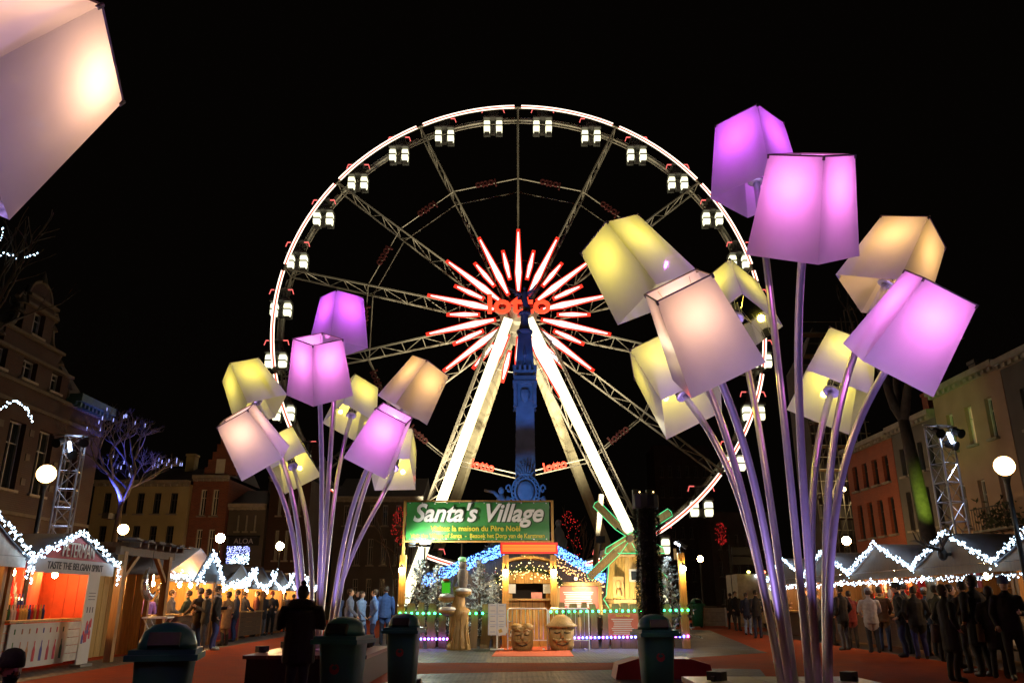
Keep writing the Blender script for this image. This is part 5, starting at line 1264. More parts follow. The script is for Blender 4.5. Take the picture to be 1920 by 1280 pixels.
light('village_lamp', 'SPOT', (-1.2, -2.3, .9), (1, .82, .5), 620, wm, .08, R(80), (0, 0, 2.2)); b = MB(); b.box((-1.2, -2.35, .75), (.2, .15, .15)); b.tube([(-1.2, -2.35, 0), (-1.2, -2.35, .7)], .02, 5); b.build('spotlight', M_DARK, wm)
# chalet roof with icicle lights
CY = 32.0; cxm = x_at(990, 1030, CY)
ch = thing('chalet', 'wide low roofed chalet behind the gate with blue icicle lights', 'chalet', (cxm, CY, 0), 0)
ra = at(990, 1012, CY)-Vector((cxm, CY, 0)); rl_ = at(790, 1078, CY)-Vector((cxm, CY, 0)); rr2 = at(1150, 1085, CY)-Vector((cxm, CY, 0))
for e, lab in ((rl_, 0), (rr2, 1)):
    b = MB(); b.add([(ra.x, -.5, ra.z), (e.x, -.5, e.z), (e.x, 5, e.z), (ra.x, 5, ra.z), (ra.x, -.5, ra.z-.1), (e.x, -.5, e.z-.1), (e.x, 5, e.z-.1), (ra.x, 5, ra.z-.1)], [(0, 1, 2, 3), (7, 6, 5, 4), (0, 4, 5, 1), (1, 5, 6, 2), (2, 6, 7, 3)]); b.build('roof', mat('dark_shingles', (.05, .05, .06), .7, 0, .2, 6, .4), ch)
for k in range(16):
    b = MB(); x0 = rl_.x+.3; x1 = rr2.x-.3; x = x0+(x1-x0)*(k+.5)/16; zt = (ra.z-.15-(ra.z-rl_.z)*abs(x/rl_.x)) if x < 0 else (ra.z-.15-(ra.z-rr2.z)*abs(x/rr2.x)); b.box((x, 0, zt/2), ((x1-x0)/16-.01, .06, zt)); b.build('wall_plank', M_WOODD, ch)
E_ICE = emit('ice_blue_bulb', (.10, .28, 1.0), 7)
def icicles(lab, a, c, n, m, drop, r=.026):
    t = thing('icicle_lights', lab, 'fairy lights', a, 0); d = c-a; b = MB(); b.tube([(0, 0, 0), d], .012, 4); b.build('cable', M_BLACK, t); b = MB()
    for k in range(n): b.octa(d*((k+rnd.random())/n)+Vector((0, rnd.uniform(-.05, .05), -drop*rnd.random()**.8)), r*rnd.uniform(.6, 1.3))
    b.build('bulbs', m, t, kind='stuff'); return t
W0 = Vector((cxm, CY-.6, 0))
icicles('blue icicle lights on the left slope of the chalet roof', W0+ra+Vector((-.9, 0, -.1)), W0+rl_+Vector((.1, 0, -.02)), 620, E_ICE, .48)
icicles('blue icicle lights on the right slope of the chalet roof', W0+ra+Vector((.9, 0, -.1)), W0+rr2, 480, E_ICE, .42)
icicles('warm fairy lights hanging under the right slope of the chalet roof', W0+ra+Vector((1.1, -.05, -.6)), W0+rr2+Vector((0, -.05, -.3)), 150, emit('warm_fairy', (1, .5, .15), 5), .5, .022)
light('ice_glow', 'POINT', (-2.4, -1.6, 2.6), (.15, .4, 1), 45, ch, .3)
# snow dusted firs
M_FROST = None
def firmat():
    m = mat('frosted_needles', (.09, .13, .12), .8, 0, .3, 3); nt = m.node_tree; tc = nt.nodes['Texture Coordinate']; r = nt.nodes['Color Ramp']
    r.color_ramp.elements[0].color = (.03, .055, .045, 1); r.color_ramp.elements[1].color = (.62, .66, .66, 1); r.color_ramp.elements[0].position = .34; r.color_ramp.elements[1].position = .58
    return m
M_FIR = firmat()
def fir(px, top, Y, rad, lab, seed):
    rr = random.Random(seed); p = at(px, top, Y); H = p.z; t = thing('fir_tree', lab, 'tree', (p.x, Y, 0), 0, 'snow dusted firs inside the fence')
    b = MB(); b.tube([(0, 0, 0), (0, 0, H*.97)], [.07, .012], 7); b.build('trunk', M_BARK, t)
    b = MB(); nb_ = 110
    for k in range(nb_):
        f = (k+rr.random())/nb_; z = .25+(H-.3)*f; L = rad*(1-f)**.8*rr.uniform(.7, 1.1)+.06; a = rr.uniform(0, 2*PI); d = Vector((math.cos(a), math.sin(a), rr.uniform(-.12, .3)+.5*f)).normalized()
        for q in range(int(6+L*26)):
            s = rr.uniform(.12, 1); c = Vector((0, 0, z))+d*L*s+Vector((0, 0, .08*math.sin(s*3)))
            v = (d*.7+Vector((rr.gauss(0, .6), rr.gauss(0, .6), rr.gauss(.1, .45)))).normalized()*rr.uniform(.07, .14); w_ = v.cross(Vector((rr.random()-.5, rr.random()-.5, 1))).normalized()*.016
            b.add([c-w_, c+w_, c+v*.7+w_*1.2, c+v, c+v*.7-w_*1.2], [(0, 1, 2, 3, 4)])
    b.build('needles', M_FIR, t, kind='stuff'); return t
for k, (px, top, Y, rad, lab) in enumerate(((788, 1048, 26.9, .85, 'frosted fir beside the left end post'), (822, 1062, 27.2, .8, 'frosted fir behind the green lantern'), (900, 1052, 27.3, .85, 'frosted fir behind the owl statue'), (926, 1080, 26.8, .6, 'small fir left of the ticket hut'), (1252, 1048, 27.0, .85, 'blue white frosted fir beside the right end post'), (918, 1005, 33.6, .8, 'blue tinged fir above the chalet roof'))): fir(px, top, Y, rad, lab, 50+k)
light('fir_light', 'POINT', tuple(Vector((x_at(800, 1020, VY), VY-.3, 3.0))), (.75, .9, .8), 300, None, .15); fo = thing('floodlight', 'small white floodlight clamped on the left banner post', 'floodlight', (x_at(770, 1020, VY), VY-.02, z_at(1020, VY)), 0); b = MB(); b.box((.05, 0, 0), (.2, .12, .14)); b.build('housing', M_DARK, fo); bpy.data.objects['fir_light'].parent = fo; bpy.data.objects['fir_light'].location = (.3, -.15, -.1)
light('fir_light', 'SPOT', (-.2, -.35, .25), (1, .9, .74), 1500, fl2, .06, R(100), (-4.6, -1.6, -2.3))
light('fir_light', 'POINT', (-.3, .35, .2), (.75, .88, 1), 90, fl2, .1)

# ------------------------------------------------------------------ bins, hedge column, far planter
M_BIN = mat('dark_green_plastic', (.03, .19, .20), .38, 0, .12, 4, .05); M_BING = mat('bright_green_plastic', (.02, .22, .09), .4, 0, .1, 4)
def litter_bin(x, y, lab, rz=0, s=1.0, m=M_BIN, sticker=True):
    t = thing('wheelie_bin', lab, 'bin', (x, y, 0), rz, 'domed wheelie bins'); b = MB()
    vs = []; prof = ((.06, .40, .42), (.5, .44, .47), (.9, .49, .53))
    for z, a, c in prof:
        for q in range(16):
            an_ = 2*PI*q/16; ex = 5; cx = math.copysign(abs(math.cos(an_))**(2/ex), math.cos(an_)); sy = math.copysign(abs(math.sin(an_))**(2/ex), math.sin(an_)); vs.append((cx*a/2, sy*c/2, z))
    fs = [(i*16+j, i*16+(j+1) % 16, (i+1)*16+(j+1) % 16, (i+1)*16+j) for i in range(2) for j in range(16)]+[tuple(reversed(range(16)))]
    b.add([tuple(k*s for k in v) for v in vs], fs); b.build('body', m, t, True)
    b = MB(); b.box((0, 0, .925*s), (.60*s, .64*s, .05*s)); b.box((0, 0, .965*s), (.55*s, .58*s, .05*s)); b.box((0, .34*s, .93*s), (.5*s, .06*s, .05*s)); b.build('rim', m, t)
    b = MB(); b.lathe([(.255*s, .985*s), (.25*s, 1.04*s), (.215*s, 1.13*s), (.14*s, 1.19*s), (.03*s, 1.21*s)], 20, 0, (0, 0, 0), 1, 1.05); d = b.build('dome_lid', m, t, True)
    b = MB(); b.box((0, -.225*s, 1.06*s), (.26*s, .09*s, .12*s), 0, Matrix.Rotation(-.5, 3, 'X')); b.build('flap', M_BLACK, d)
    b = MB(); b.tube([(-.22*s, .36*s, .9*s), (-.22*s, .42*s, .94*s), (.22*s, .42*s, .94*s), (.22*s, .36*s, .9*s)], .018*s, 6); b.build('handle', m, t)
    for q in (-1, 1): b = MB(); b.tube([(q*.2*s, .24*s, .1*s), (q*.26*s, .24*s, .1*s)], .1*s, 12); b.build('wheel', M_BLACK, t, True)
    if sticker:
        b = MB(); b.lathe([(.062*s, 0), (.062*s, .004), (.04*s, .0041), (.04*s, .0)], 16, 0, (0, 0, 0), 1, 1, Matrix.Translation((0, -.243*s, .62*s)) @ Matrix.Rotation(PI/2, 4, 'X')); b.build('round_sticker', mat('sticker_red', (.4, .05, .07), .6), t)
    return t
litter_bin(-3.12, 7.7, 'big dark green domed bin nearest the camera, by the stalls', .25)
litter_bin(-2.08, 10.5, 'dark green domed bin in front of the maroon bench planter', -.2)
litter_bin(-1.75, 13.7, 'dark green domed bin between the bench planter and the village fence', -.1)
litter_bin(2.13, 12.6, 'dark green domed bin in front of the hedge column', .1)
p = gr(1309, 1176); litter_bin(p.x, p.y, 'brighter green bin beside the white plank planter', .1, 1.25, M_BING, False); litter_bin(p.x-.95, p.y+1.6, 'bright green bin half hidden behind the right end post', .1, 1.2, M_BING, False)
p = gr(1341, 1174); t = thing('plank_planter', 'white plank planter box beside the far green bin', 'planter', (p.x, p.y+.3, 0), -.1)
for k in range(4): b = MB(); b.box((0, 0, .16+.24*k), (1.35, .8, .22)); b.build('plank', mat('whitewashed_plank', (.45, .42, .36), .7, 0, .2, 5, .3), t)
for s in (-1, 1): b = MB(); b.box((s*.66, -.36, .5), (.1, .14, 1.04)); b.build('corner_post', M_WHITE, t)
hx = x_at(1213, 1000, 16.6); zt = hz_t = z_at(926, 16.6)
hc_ = thing('hedge_column', 'tall dark column wrapped in evergreen hedge on a red base', 'column', (hx, 16.6, 0), 0)
b = MB(); b.tube([(0, 0, 0), (0, 0, zt-.1)], .19, 12); b.build('mast', M_BLACK, hc_)
b = MB(); rr = random.Random(3)
for k in range(13000):
    a = rr.uniform(0, 2*PI); z = rr.uniform(.35, zt-.22); r_ = rr.uniform(.19, .25)+.02*math.sin(z*5); c = Vector((r_*math.cos(a), r_*math.sin(a), z)); v = Vector((math.cos(a)+rr.gauss(0, .6), math.sin(a)+rr.gauss(0, .6), rr.gauss(0, .7))).normalized()*rr.uniform(.04, .075); w_ = v.cross(Vector((rr.random(), .2, 1))).normalized()*.009
    b.add([c-w_, c+w_, c+v], [(0, 1, 2)])
b.build('needles', mat('hedge_needles', (.012, .02, .01), .8), hc_, kind='stuff')
b = MB(); b.lathe([(.26, zt-.3), (.27, zt-.28), (.27, zt-.03), (.24, zt)], 12); b.build('top_box', mat('navy_box', (.02, .02, .05), .5), hc_)
for q in (-.14, .14): b = MB(); b.ell((q, -.2, zt+.02), .012, .012, .012, 6, 5); b.build('pinpoint_light', E_WARM, hc_)
b = MB(); b.poly([(-.92, 0), (.92, 0), (.86, .26), (.5, .36), (-.5, .36), (-.86, .26)], .7, 0, Matrix.Translation((.1, -.6, 0))); b.build('base_block', mat('red_barrier_plastic', (.30, .018, .012), .45, 0, .12, 3, .1), hc_)
# signposts on the right
for px, top, Y, lab, bd in ((1367, 1020, 44, 'dark fingerpost with street signs near the far crowd', ((.2, .55), (.2, .35))), ):
    p = at(px, top, Y); t = thing('signpost', lab, 'sign', (p.x, Y, 0), 0); b = MB(); b.tube([(0, 0, 0), (0, 0, p.z)], .05, 6); b.build('pole', M_DARK, t)
    for k in range(2): b = MB(); b.box((.75, 0, p.z-.35-.5*k), (1.3, .05, .4)); b.build('board', mat('sign_black', (.02, .022, .025), .5), t)
vk = thing('snack_trailer', 'pale snack trailer with coloured lights behind the bouquet stems', 'trailer', (x_at(1440, 1100, 44), 44, 0), 0)
b = MB(); b.box((.4, 0, 1.5), (4.6, 2.2, 2.4)); b.box((.4, 0, .2), (3.8, 1.8, .2)); b.build('body', mat('cream_panel', (.45, .42, .30), .5), vk)
b = MB(); b.box((.9, -1.12, 1.75), (2.6, .05, 1.0)); b.build('hatch', emit('trailer_interior', (1, .8, .5), .5), vk); b = MB(); b.box((.9, -1.4, 2.35), (2.8, .6, .06), 0, Matrix.Rotation(.3, 3, 'X')); b.build('awning', M_TARP, vk)
for s in (-1, 1): b = MB(); b.tube([(.4+s*.8, -1.0, .3), (.4+s*.8, -.8, .3)], .3, 14); b.build('wheel', M_BLACK, vk)
for k in range(9):
    b = MB(); b.ell((-1.3+.4*k, -1.2, 2.6 if k % 2 else 2.8), .1, .06, .08, 8, 6); b.build('bulb', (emit('yellow_bulb', (1, .9, .2), 5), emit('white_bulb_soft', (.8, .85, 1), 6), emit('red_bulb_soft', (1, .2, .1), 5), E_GREEN)[k % 4], vk)

# ------------------------------------------------------------------ people
SKIN = mat('skin', (.50, .30, .21), .55, 0, .06, 12); SKIN2 = mat('skin_pale', (.58, .38, .28), .55, 0, .06, 12); M_SHOE = mat('shoe_leather', (.03, .025, .02), .45); M_SHOEW = mat('white_trainers', (.6, .6, .6), .5)
M_EYE = mat('eye_dark', (.02, .015, .01), .3)
def cloth(name, col): return mat('cloth_'+name, col, .85, 0, .15, 14, .35)
def person(x, y, yaw, lab, h=1.74, coat=(.03, .03, .035), trou=(.03, .04, .08), hair=(.04, .025, .015), pose='stand', hat=None, build=1.0, shoes=None, seed=0, long_=False, bag=None, hood=None, scarf=None, z0=0.0):
    rr = random.Random(seed+int(x*100)); t = thing('person', lab, 'person', (x, y, z0), yaw); S = h/1.75
    prims = []      # (points, radii, flat, label)  labels: 0 coat 1 trousers 2 skin 3 shoes
    B = build; hem = .55 if long_ else .80
    def pr(pts, rs, lab_, fx_=1.0, fy_=1.0): prims.append(([Vector(p) for p in pts], rs, lab_, fx_, fy_))
    sw_ = dict(stand=.0, walk=.17, drink=.0, talk=.02, pockets=.0, lean=.03, carry=.0)[pose]; jx = rr.uniform(-.01, .02)
    pr([(0, 0, hem), (0, 0, hem+.03), (0, .005, .95), (0, .01, 1.08), (0, .005, 1.25), (0, .01, 1.38), (0, .015, 1.45), (0, .015, 1.50)], [.19*B, .20*B, .19*B, .175*B, .195*B, .19*B, .13*B, .075], 0, 1, .68)
    pr([(0, .01, 1.46), (0, -.005, 1.54), (0, -.012, 1.60)], [.062, .056, .05], 2)
    pr([(0, -.012, 1.535), (0, -.018, 1.58), (0, -.008, 1.66), (0, 0, 1.72), (0, 0, 1.755)], [.045, .068, .083, .072, .03], 2, .92, 1.12)
    pr([(0, -.085, 1.655), (0, -.112, 1.625), (0, -.09, 1.612)], [.012, .018, .012], 2)
    for s in (-1, 1):
        pr([(s*.078, .01, 1.63), (s*.084, .012, 1.66)], [.014, .018], 2)
        st_ = s*sw_
        hip = (s*.09*B, .01, .92); kn = (s*.1, -.03-st_*.5, .49); an_ = (s*.105+jx, .03-st_+(.04 if pose == 'walk' and s < 0 else 0), .10)
        pr([hip, ((hip[0]+kn[0])/2, -.005-st_*.2, .7), kn, ((kn[0]+an_[0])/2, (kn[1]+an_[1])/2+.02, .3), an_, (an_[0], an_[1], .07)], [.098*B, .088*B, .066*B, .06*B, .055, .058], 1)
        pr([(an_[0], an_[1]+.05, .05), (an_[0], an_[1]-.06, .05), (an_[0]+s*.01, an_[1]-.16, .035), (an_[0]+s*.012, an_[1]-.2, .028)], [.045, .05, .045, .025], 3, 1, .8)
        sh = (s*.185*B, .01, 1.40)
        if pose in ('stand',): el, wr = (s*.255*B, .035, 1.13), (s*.25*B, -.05, .90)
        elif pose == 'walk': el, wr = (s*.25*B, .05+st_*.9, 1.13), (s*.24*B, -.06+st_*1.5, .92)
        elif pose == 'pockets': el, wr = (s*.275*B, .08, 1.14), (s*.20*B, -.07, .96)
        elif pose == 'drink': el, wr = (s*.255*B, -.03, 1.13), (s*.11, -.28, 1.20+(.06 if s > 0 else -.08))
        elif pose == 'talk': el, wr = ((s*.26*B, -.02, 1.13), (s*.14, -.27, 1.15)) if s > 0 else ((s*.265*B, .04, 1.13), (s*.22*B, -.05, .92))
        elif pose == 'lean': el, wr = (s*.26*B, -.08, 1.15), (s*.18, -.33, 1.02)
        else: el, wr = (s*.26*B, .0, 1.13), (s*.24*B, -.06, .90)
        el = Vector(el); wr = Vector(wr)
        pr([(sh[0]*.8, sh[1], sh[2]+.02), sh, (Vector(sh)+el)/2+Vector((s*.012, 0, 0)), el, (el+wr)/2, wr-(wr-el).normalized()*.02], [.06, .078*B, .068*B, .058*B, .052, .046], 0)
        d = (wr-el).normalized(); pr([wr-d*.02, wr+d*.03, wr+d*.075], [.028, .038, .034], 2, 1, .62)
        prims[-1] = prims[-1]
        # fingers are added after the skin is closed
        prims.append((None, (wr, d, s), 9, 0, 0))
    b = MB(); samples = []
    for pts, rs, lb, fx_, fy_ in prims:
        if pts is None: continue
        vs0 = len(b.v)
        # close the ends with small caps so that every limb is a closed volume
        P = [pts[0]+(pts[0]-pts[1]).normalized()*rs[0]*.45]+pts+[pts[-1]+(pts[-1]-pts[-2]).normalized()*rs[-1]*.45]; Q = [rs[0]*.55]+list(rs)+[rs[-1]*.55]
        if lb == 0 and len(pts) == 8: P = [pts[0]-Vector((0, 0, .005))]+pts+[P[-1]]; Q = [rs[0]*.97]+list(rs)+[Q[-1]]
        b.tube(P, Q, 12)
        if fx_ != 1 or fy_ != 1:
            ax0 = sum((p.y for p in pts))/len(pts)
            for i in range(vs0, len(b.v)):
                v = b.v[i]; b.v[i] = (v[0]*fx_, ax0+(v[1]-ax0)*fy_, v[2])
        for p0, p1, r0, r1 in zip(pts[:-1], pts[1:], rs[:-1], rs[1:]):
            for k in range(5): f = k/4; q = p0+(p1-p0)*f; samples.append((q.x, q.y, q.z, r0+(r1-r0)*f, lb))
    tmp = bpy.data.objects.new('tmp', b.mesh('tmp', M_BLACK)); COL.objects.link(tmp)
    md = tmp.modifiers.new('r', 'REMESH'); md.mode = 'VOXEL'; md.voxel_size = .0155
    ms_ = tmp.modifiers.new('s', 'SMOOTH'); ms_.factor = .5; ms_.iterations = 2
    dg = bpy.context.evaluated_depsgraph_get(); me = bpy.data.meshes.new_from_object(tmp.evaluated_get(dg)); bpy.data.objects.remove(tmp)
    n = len(me.polygons); cen = np.empty(n*3, np.float32); me.polygons.foreach_get('center', cen); cen = cen.reshape(n, 3); sa = np.array(samples, np.float32)
    dist = np.sqrt(((cen[:, None, :]-sa[None, :, :3])**2).sum(2))/np.maximum(sa[None, :, 3], .02)
    lbv = sa[dist.argmin(1), 4].astype(np.int32)
    coat_hi = (cen[:, 2] > hem-.01) & (lbv == 1) & (np.hypot(cen[:, 0], cen[:, 1]) < .23); lbv[coat_hi] = 0
    co = np.empty(len(me.vertices)*3, np.float32); me.vertices.foreach_get('co', co); co = co.reshape(-1, 3)
    # cloth folds
    for i in range(len(co)):
        z = co[i, 2]
        if z < 1.45: 
            q = noise.noise(Vector((co[i, 0]*9+seed, co[i, 1]*9, z*14)))*.007; r_ = math.hypot(co[i, 0], co[i, 1])+1e-6; co[i, 0] += q*co[i, 0]/r_; co[i, 1] += q*co[i, 1]/r_
    me.vertices.foreach_set('co', (co*S).ravel())
    key = '%.3f_%.3f_%.3f' % coat; key2 = '%.3f_%.3f_%.3f' % trou
    me.materials.clear()
    for m in (cloth(key, coat), cloth(key2, trou), SKIN if seed % 2 else SKIN2, shoes or M_SHOE, M_EYE): me.materials.append(m)
    me.polygons.foreach_set('material_index', lbv); me.polygons.foreach_set('use_smooth', [True]*n)
    # fingers, eyes, mouth join the same body mesh
    bm = bmesh.new(); bm.from_mesh(me); e = MB()
    for pts, info, lb, _, _ in prims:
        if pts is not None: continue
        wr, d, s = info; sd = d.cross(Vector((0, 1, 0))); sd = sd.normalized() if sd.length > .2 else Vector((1, 0, 0)); nn = d.cross(sd).normalized()
        for k, L in enumerate((.062, .072, .067, .052)):
            p0 = wr+d*.065+sd*(-.026+.0175*k); e.tube([p0*S, (p0+d*L*.5+nn*.008)*S, (p0+d*L*.85+nn*.028)*S], [.0095*S, .009*S, .007*S], 5, 2)
        p0 = wr+d*.02-sd*.03*1; e.tube([p0*S, (p0-sd*.025+d*.03)*S, (p0-sd*.03+d*.06+nn*.012)*S], [.012*S, .011*S, .008*S], 5, 2)
    for s in (-1, 1): e.ell(Vector((s*.032, -.087, 1.66))*S, .011*S, .007*S, .008*S, 8, 5, 4)
    e.tube([Vector((-.022, -.094, 1.585))*S, Vector((0, -.1, 1.582))*S, Vector((.022, -.094, 1.585))*S], .0045*S, 5, 4)
    vv = [bm.verts.new(p) for p in e.v]
    for f_, mi in zip(e.f, e.m):
        try: q = bm.faces.new([vv[i] for i in f_]); q.material_index = mi; q.smooth = True
        except ValueError: pass
    bm.to_mesh(me); bm.free(); me.name = 'body'
    o = bpy.data.objects.new('body', me); COL.objects.link(o); o.parent = t
    if hat:
        b = MB(); hm = cloth('hat_%s' % str(hat[1]), hat[1])
        b.lathe([(.093, 1.655), (.099, 1.665), (.098, 1.71), (.085, 1.77), (.05, 1.80), (.01, 1.81)], 16, 0, (0, .005, 0), .98, 1.15)
        if hat[0] == 'pom': b.ell((0, .01, 1.84), .05, .05, .05, 10, 7)
        if hat[0] == 'cap': b.box((0, -.14, 1.68), (.13, .1, .012))
        for i, v in enumerate(b.v): b.v[i] = tuple(k*S for k in v)
        b.build('hat', hm, t, True)
    b = MB(); hm = mat('hair_%.3f' % hair[0], hair, .6, 0, .25, 20, .5)
    b.lathe([(.06, 1.56 if long_ else 1.60), (.088, 1.63), (.095, 1.69), (.082, 1.745), (.045, 1.778), (.01, 1.785)], 16, 0, (0, .022, 0), .98, 1.06)
    for i, v in enumerate(b.v):
        q = .006*noise.noise(Vector(v)*40); b.v[i] = tuple(k*S for k in (v[0], max(v[1], -.062)+q, v[2]))
    b.build('hair', hm, t, True)
    if scarf:
        b = MB(); b.tube([Vector((.095*math.cos(a), .01+.085*math.sin(a), 1.475+.01*math.sin(3*a)))*S for a in [2*PI*k/14 for k in range(15)]], .035*S, 8); b.build('scarf', cloth('scarf_%s' % str(scarf), scarf), t, True)
    if hood:
        b = MB(); r2 = random.Random(5)
        for k in range(1500):
            a = 2*PI*r2.random(); c = Vector((.19*math.cos(a), .04+.13*math.sin(a), 1.47+.05*math.sin(a)+r2.gauss(0, .022)))*S; v = Vector((math.cos(a)+r2.gauss(0, .4), math.sin(a)+r2.gauss(0, .4), r2.gauss(.1, .5))).normalized()*r2.uniform(.05, .09); w_ = v.cross(Vector((.1, .3, 1))).normalized()*.006
            b.add([c-w_, c+w_, c+v], [(0, 1, 2)])
        b.build('fur_trim', cloth('fur', hood), t, kind='stuff')
        b = MB(); b.tube([Vector((.16*math.cos(a), .045+.11*math.sin(a), 1.46+.05*math.sin(a)))*S for a in [2*PI*k/16 for k in range(17)]], .08*S, 8); b.build('hood', cloth(key, coat), t, True)
    if bag:
        b = MB(); b.box((.27*S, .02, .86*S), (.12, .3, .32), 0, None, .85); b.tube([Vector((.27, -.1, 1.0))*S, Vector((.27, 0, 1.25))*S, Vector((.27, .12, 1.0))*S], .012, 5); tb_ = b.build('shoulder_bag', cloth('bag_%s' % str(bag), bag), t, True)
    return t
def pp(px, Y): return x_at(px, 1160, Y), Y
BK = (.02, .02, .022); NV = (.02, .025, .05); DB = (.06, .035, .02); JN = (.03, .05, .13)
LEFTW, RIGHTW, BACK, FRONT = -PI/2, PI/2, PI, 0
seed = 0
def P(px, Y, yaw, lab, **k):
    global seed; seed += 1; x, y = pp(px, Y); return person(x, y, yaw, lab, seed=seed, **k)
P(565, 13.0, BACK+.1, 'woman seen from behind in black coat with fur hood and bobble hat', h=1.58, coat=(.012, .012, .014), trou=(.012, .012, .014), hat=('pom', (.02, .016, .014)), pose='drink', build=1.4, long_=True, hood=(.16, .045, .025))
P(269, 24.2, -2.2, 'person in a purple padded jacket by the folding table', coat=(.16, .09, .42), trou=(.05, .05, .08), build=1.2, h=1.64, pose='stand')
P(294, 24.9, 2.0, 'man in a dark coat and cap under the moon sign', coat=BK, trou=BK, hat=('cap', (.03, .03, .03)), pose='pockets', h=1.82)
P(370, 25.2, -1.9, 'person in a brown coat leaning at the food stall counter', coat=DB, trou=JN, pose='lean')
P(384, 24.9, -1.2, 'person in a black jacket with grey scarf at the food stall', coat=BK, trou=(.06, .07, .09), scarf=(.2, .2, .22), pose='drink', h=1.70)
P(405, 25.3, 1.8, 'man in a dark blazer with pale collar and blue jeans', coat=(.03, .028, .03), trou=(.05, .07, .25), scarf=(.4, .4, .42), shoes=M_SHOEW, pose='talk', h=1.80)
P(348, 26.5, -1.5, 'person in a dark green parka waiting at the food stall counter', coat=(.03, .05, .03), trou=BK, pose='lean', h=1.68)
P(478, 34.5, -1.4, 'far shopper in a red brown jacket beside the grey stalls', coat=(.14, .04, .03), trou=BK, pose='stand')
P(492, 35.5, 1.2, 'far shopper in pale grey trousers beside the grey stalls', coat=(.05, .05, .055), trou=(.18, .18, .2), pose='talk')
P(507, 36.5, .4, 'far shopper in black with a knitted hat by the grey stalls', coat=BK, trou=BK, hat=('beanie', (.2, .04, .04)), pose='pockets')
P(455, 33.0, 2.4, 'far shopper in a navy coat facing the red counter cloth', coat=NV, trou=BK, pose='lean')
P(530, 40, .2, 'distant person in a light coat left of the bouquet stems', coat=(.2, .17, .14), trou=BK, pose='walk')
P(548, 39, 2.9, 'distant person in black with a red scarf left of the bouquet stems', coat=BK, trou=NV, scarf=(.4, .04, .04), pose='walk', h=1.66)
P(655, 27.2, 1.5, 'person in a pale blue jacket walking left of the village post', coat=(.20, .30, .55), trou=NV, pose='walk')  # coat blues of this group take the light of blue LEDs into their colour
P(677, 28.2, 1.2, 'person in a light blue anorak, middle of the blue clad group', coat=(.25, .36, .6), trou=JN, pose='walk', h=1.68, build=1.1)
P(700, 27.0, -1.4, 'person in a bright blue hooded coat near the village post', coat=(.10, .22, .6), trou=(.02, .03, .1), pose='pockets', build=1.1, h=1.72)
P(722, 28.0, BACK, 'tall person in a dark blue coat next to the left end post', coat=(.04, .09, .28), trou=NV, pose='stand', h=1.84)
P(668, 33.5, .6, 'person in black behind the blue clad group', coat=BK, trou=BK, pose='stand')
P(1372, 43, BACK, 'distant person in black walking down the far street', coat=BK, trou=BK, pose='walk')
P(1382, 41, .2, 'distant man in a black jacket with grey trousers on the red paving', coat=BK, trou=(.06, .06, .06), pose='pockets', h=1.8)
P(1402, 36, 2.6, 'person in light blue jeans with back turned near the stems', coat=NV, trou=(.28, .38, .6), pose='stand', h=1.7)
P(1420, 33, BACK, 'person in a black jacket with a red hem band near the stems', coat=(.02, .02, .02), trou=(.03, .04, .09), pose='pockets', h=1.76)
P(1442, 38, .5, 'person in dark clothes between the left stems of the nearer bouquet', coat=BK, trou=BK, pose='stand')
P(1470, 34, 1.0, 'person in a brown jacket between the middle stems of the nearer bouquet', coat=DB, trou=BK, pose='drink')
P(1518, 33, -.8, 'person in a black coat between the right stems of the nearer bouquet', coat=BK, trou=NV, pose='stand', h=1.8)
P(1556, 28, 2.0, 'person in dark jacket and beanie right of the nearer bouquet stems', coat=BK, trou=BK, pose='stand', hat=('beanie', (.05, .05, .06)))
P(1580, 25.2, -2.6, 'man in a black jacket and grey trousers facing the glowing stall', coat=(.015, .015, .018), trou=(.10, .10, .11), pose='pockets', h=1.80, build=1.1)
P(1633, 24.0, BACK-.2, 'shopper in a pale grey padded coat seen from behind at the glowing stall', coat=(.42, .40, .40), trou=(.025, .03, .04), pose='lean', h=1.70, hat=('beanie', (.25, .3, .38)), build=1.1)
P(1688, 22.2, -1.9, 'man in a black jacket with dark cap turned towards his companion', coat=(.015, .015, .016), trou=(.02, .03, .10), pose='pockets', h=1.82, hat=('cap', (.02, .02, .02)))
P(1719, 21.4, 2.9, 'short haired person in a black coat and blue trousers, back to camera', coat=(.014, .014, .016), trou=(.02, .03, .16), pose='pockets', h=1.72, build=1.12)
P(1741, 22.6, 2.2, 'shopper with a pale knitted cap beside the bright lamp of the antler stall', coat=(.03, .05, .09), trou=BK, pose='lean', hat=('beanie', (.4, .42, .48)), h=1.70)
P(1790, 18.6, 1.3, 'person in dark clothes with rolled sleeves by the sheepskin stand', coat=(.02, .02, .02), trou=(.03, .03, .03), pose='talk', h=1.72)
P(1832, 16.6, BACK+.3, 'big person in a long black coat in front of the sheepskins', coat=(.012, .012, .012), trou=BK, pose='pockets', h=1.86, build=1.2, long_=True)
P(1893, 15.8, -.4, 'person in black with a blue grey knitted hat at the right edge', coat=(.014, .014, .015), trou=BK, pose='talk', hat=('beanie', (.10, .14, .25)), h=1.80)
P(1776, 15.6, 1.7, 'person in black with shoulder bag strolling past the pelt stall', coat=(.014, .013, .013), trou=(.02, .016, .014), pose='pockets', h=1.66, bag=(.05, .02, .02), long_=True)
P(1596, 26.2, 2.9, 'shopper in a dark red coat half behind the man in grey trousers', coat=(.18, .03, .03), trou=BK, pose='lean', h=1.66)
P(1655, 24.6, 2.7, 'shopper in a brown jacket next to the pale grey padded coat', coat=(.08, .045, .02), trou=JN, pose='lean', h=1.76, scarf=(.3, .25, .1))
P(1700, 23.4, -2.4, 'tall shopper in a black coat behind the pair in blue trousers', coat=BK, trou=BK, pose='stand', h=1.86)
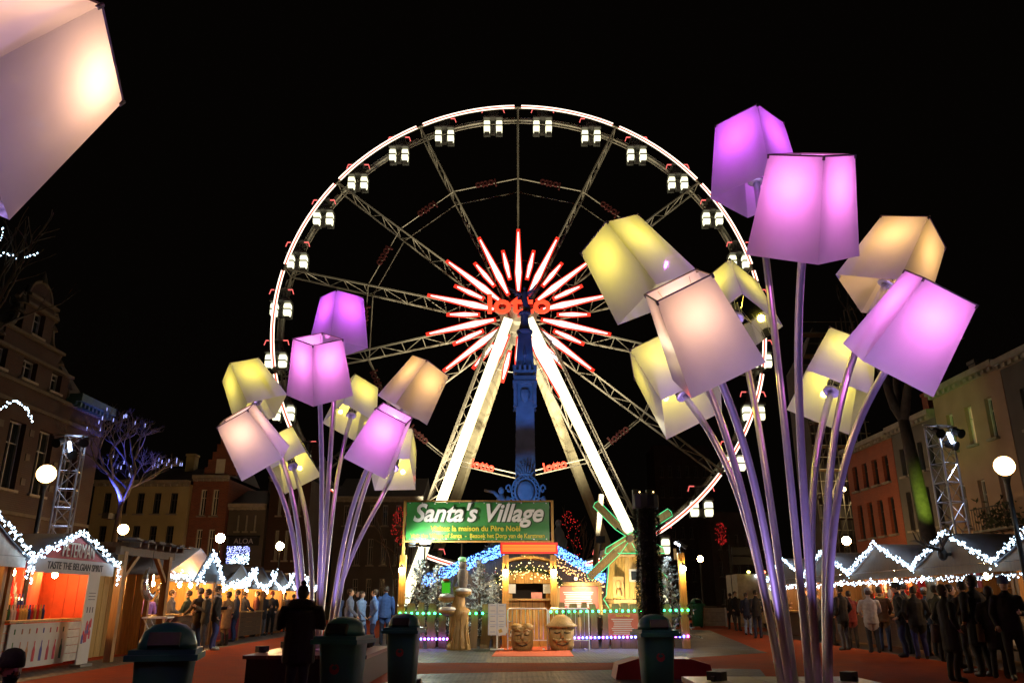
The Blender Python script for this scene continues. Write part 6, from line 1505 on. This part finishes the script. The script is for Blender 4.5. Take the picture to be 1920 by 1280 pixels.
P(1762, 20.4, 1.9, 'person in an olive parka at the antler stall counter', coat=(.05, .05, .025), trou=BK, pose='lean', h=1.73)
P(1812, 17.4, -2.8, 'person in a dark brown coat and scarf among the pelt stall crowd', coat=(.035, .022, .014), trou=BK, pose='talk', h=1.76, scarf=(.12, .05, .05))
P(1862, 16.2, 2.6, 'woman in a long dark coat with handbag near the right edge', coat=(.02, .018, .022), trou=BK, pose='pockets', h=1.64, long_=True, bag=(.10, .06, .03))
P(1536, 30.5, -1.2, 'person in a grey jacket just right of the nearer bouquet stems', coat=(.10, .10, .11), trou=BK, pose='walk', h=1.72)
P(318, 26.0, 1.9, 'person in a grey blue jacket in front of the pergola post', coat=(.07, .08, .12), trou=BK, pose='lean', h=1.69)
P(424, 27.6, -2.0, 'woman in a long camel coat at the red counter cloth', coat=(.22, .13, .06), trou=BK, pose='drink', h=1.66, long_=True)
P(440, 30.5, -1.4, 'person in a dark hooded jacket before the grey roofed stall', coat=(.03, .03, .04), trou=JN, pose='stand', h=1.74)
P(632, 29.6, .8, 'person in a grey blue coat at the left of the blue clad group', coat=(.12, .16, .26), trou=NV, pose='walk', h=1.7)
P(38, 4.6, 1.0, 'small child in a dark hooded coat at the lower left corner', h=1.12, coat=(.012, .012, .02), trou=(.05, .03, .2), pose='pockets', hat=('beanie', (.015, .015, .02)), build=1.3)
fa = thing('arm_floodlight', 'glaring warm floodlight on an arm at the lower left corner of the banner', 'floodlight', (x_at(768, 1018, VY), VY-.14, z_at(1020, VY)-.02), 0)
ap = at(796, 1018, VY-1.15)-Vector(fa.location)
b = MB(); b.tube([(0, 0, 0), (ap.x*.3, -.5, -.05), (ap.x, ap.y+.1, ap.z-.08)], .025, 6); b.build('arm', M_DARK, fa)
b = MB(); b.box(ap+Vector((0, 0, -.07)), (.34, .2, .07)); h_ = b.build('housing', M_DARK, fa)
b = MB(); b.ell(ap+Vector((0, 0, .01)), .13, .08, .05, 12, 7); b.build('lens', emit('flood_lens', (1, .8, .5), 18), h_)
light('banner_light', 'SPOT', ap+Vector((.1, 0, .12)), (1, .94, .8), 190, fa, .06, R(150), ap+Vector((1.7, 1.2, .75)))
# twin floodlights on top of the hedge column, turned towards the village
for q in (-.14, .14):
    b = MB(); b.box((q, .22, hz_t+.06), (.16, .14, .12)); b.build('floodlight', M_BLACK, hc_)
    light('flood_spot', 'SPOT', (q, .32, hz_t+.07), (1, .88, .68), 700, hc_, .06, R(58), (-2.4 if q < 0 else -.6, 9.6, .6), .8)
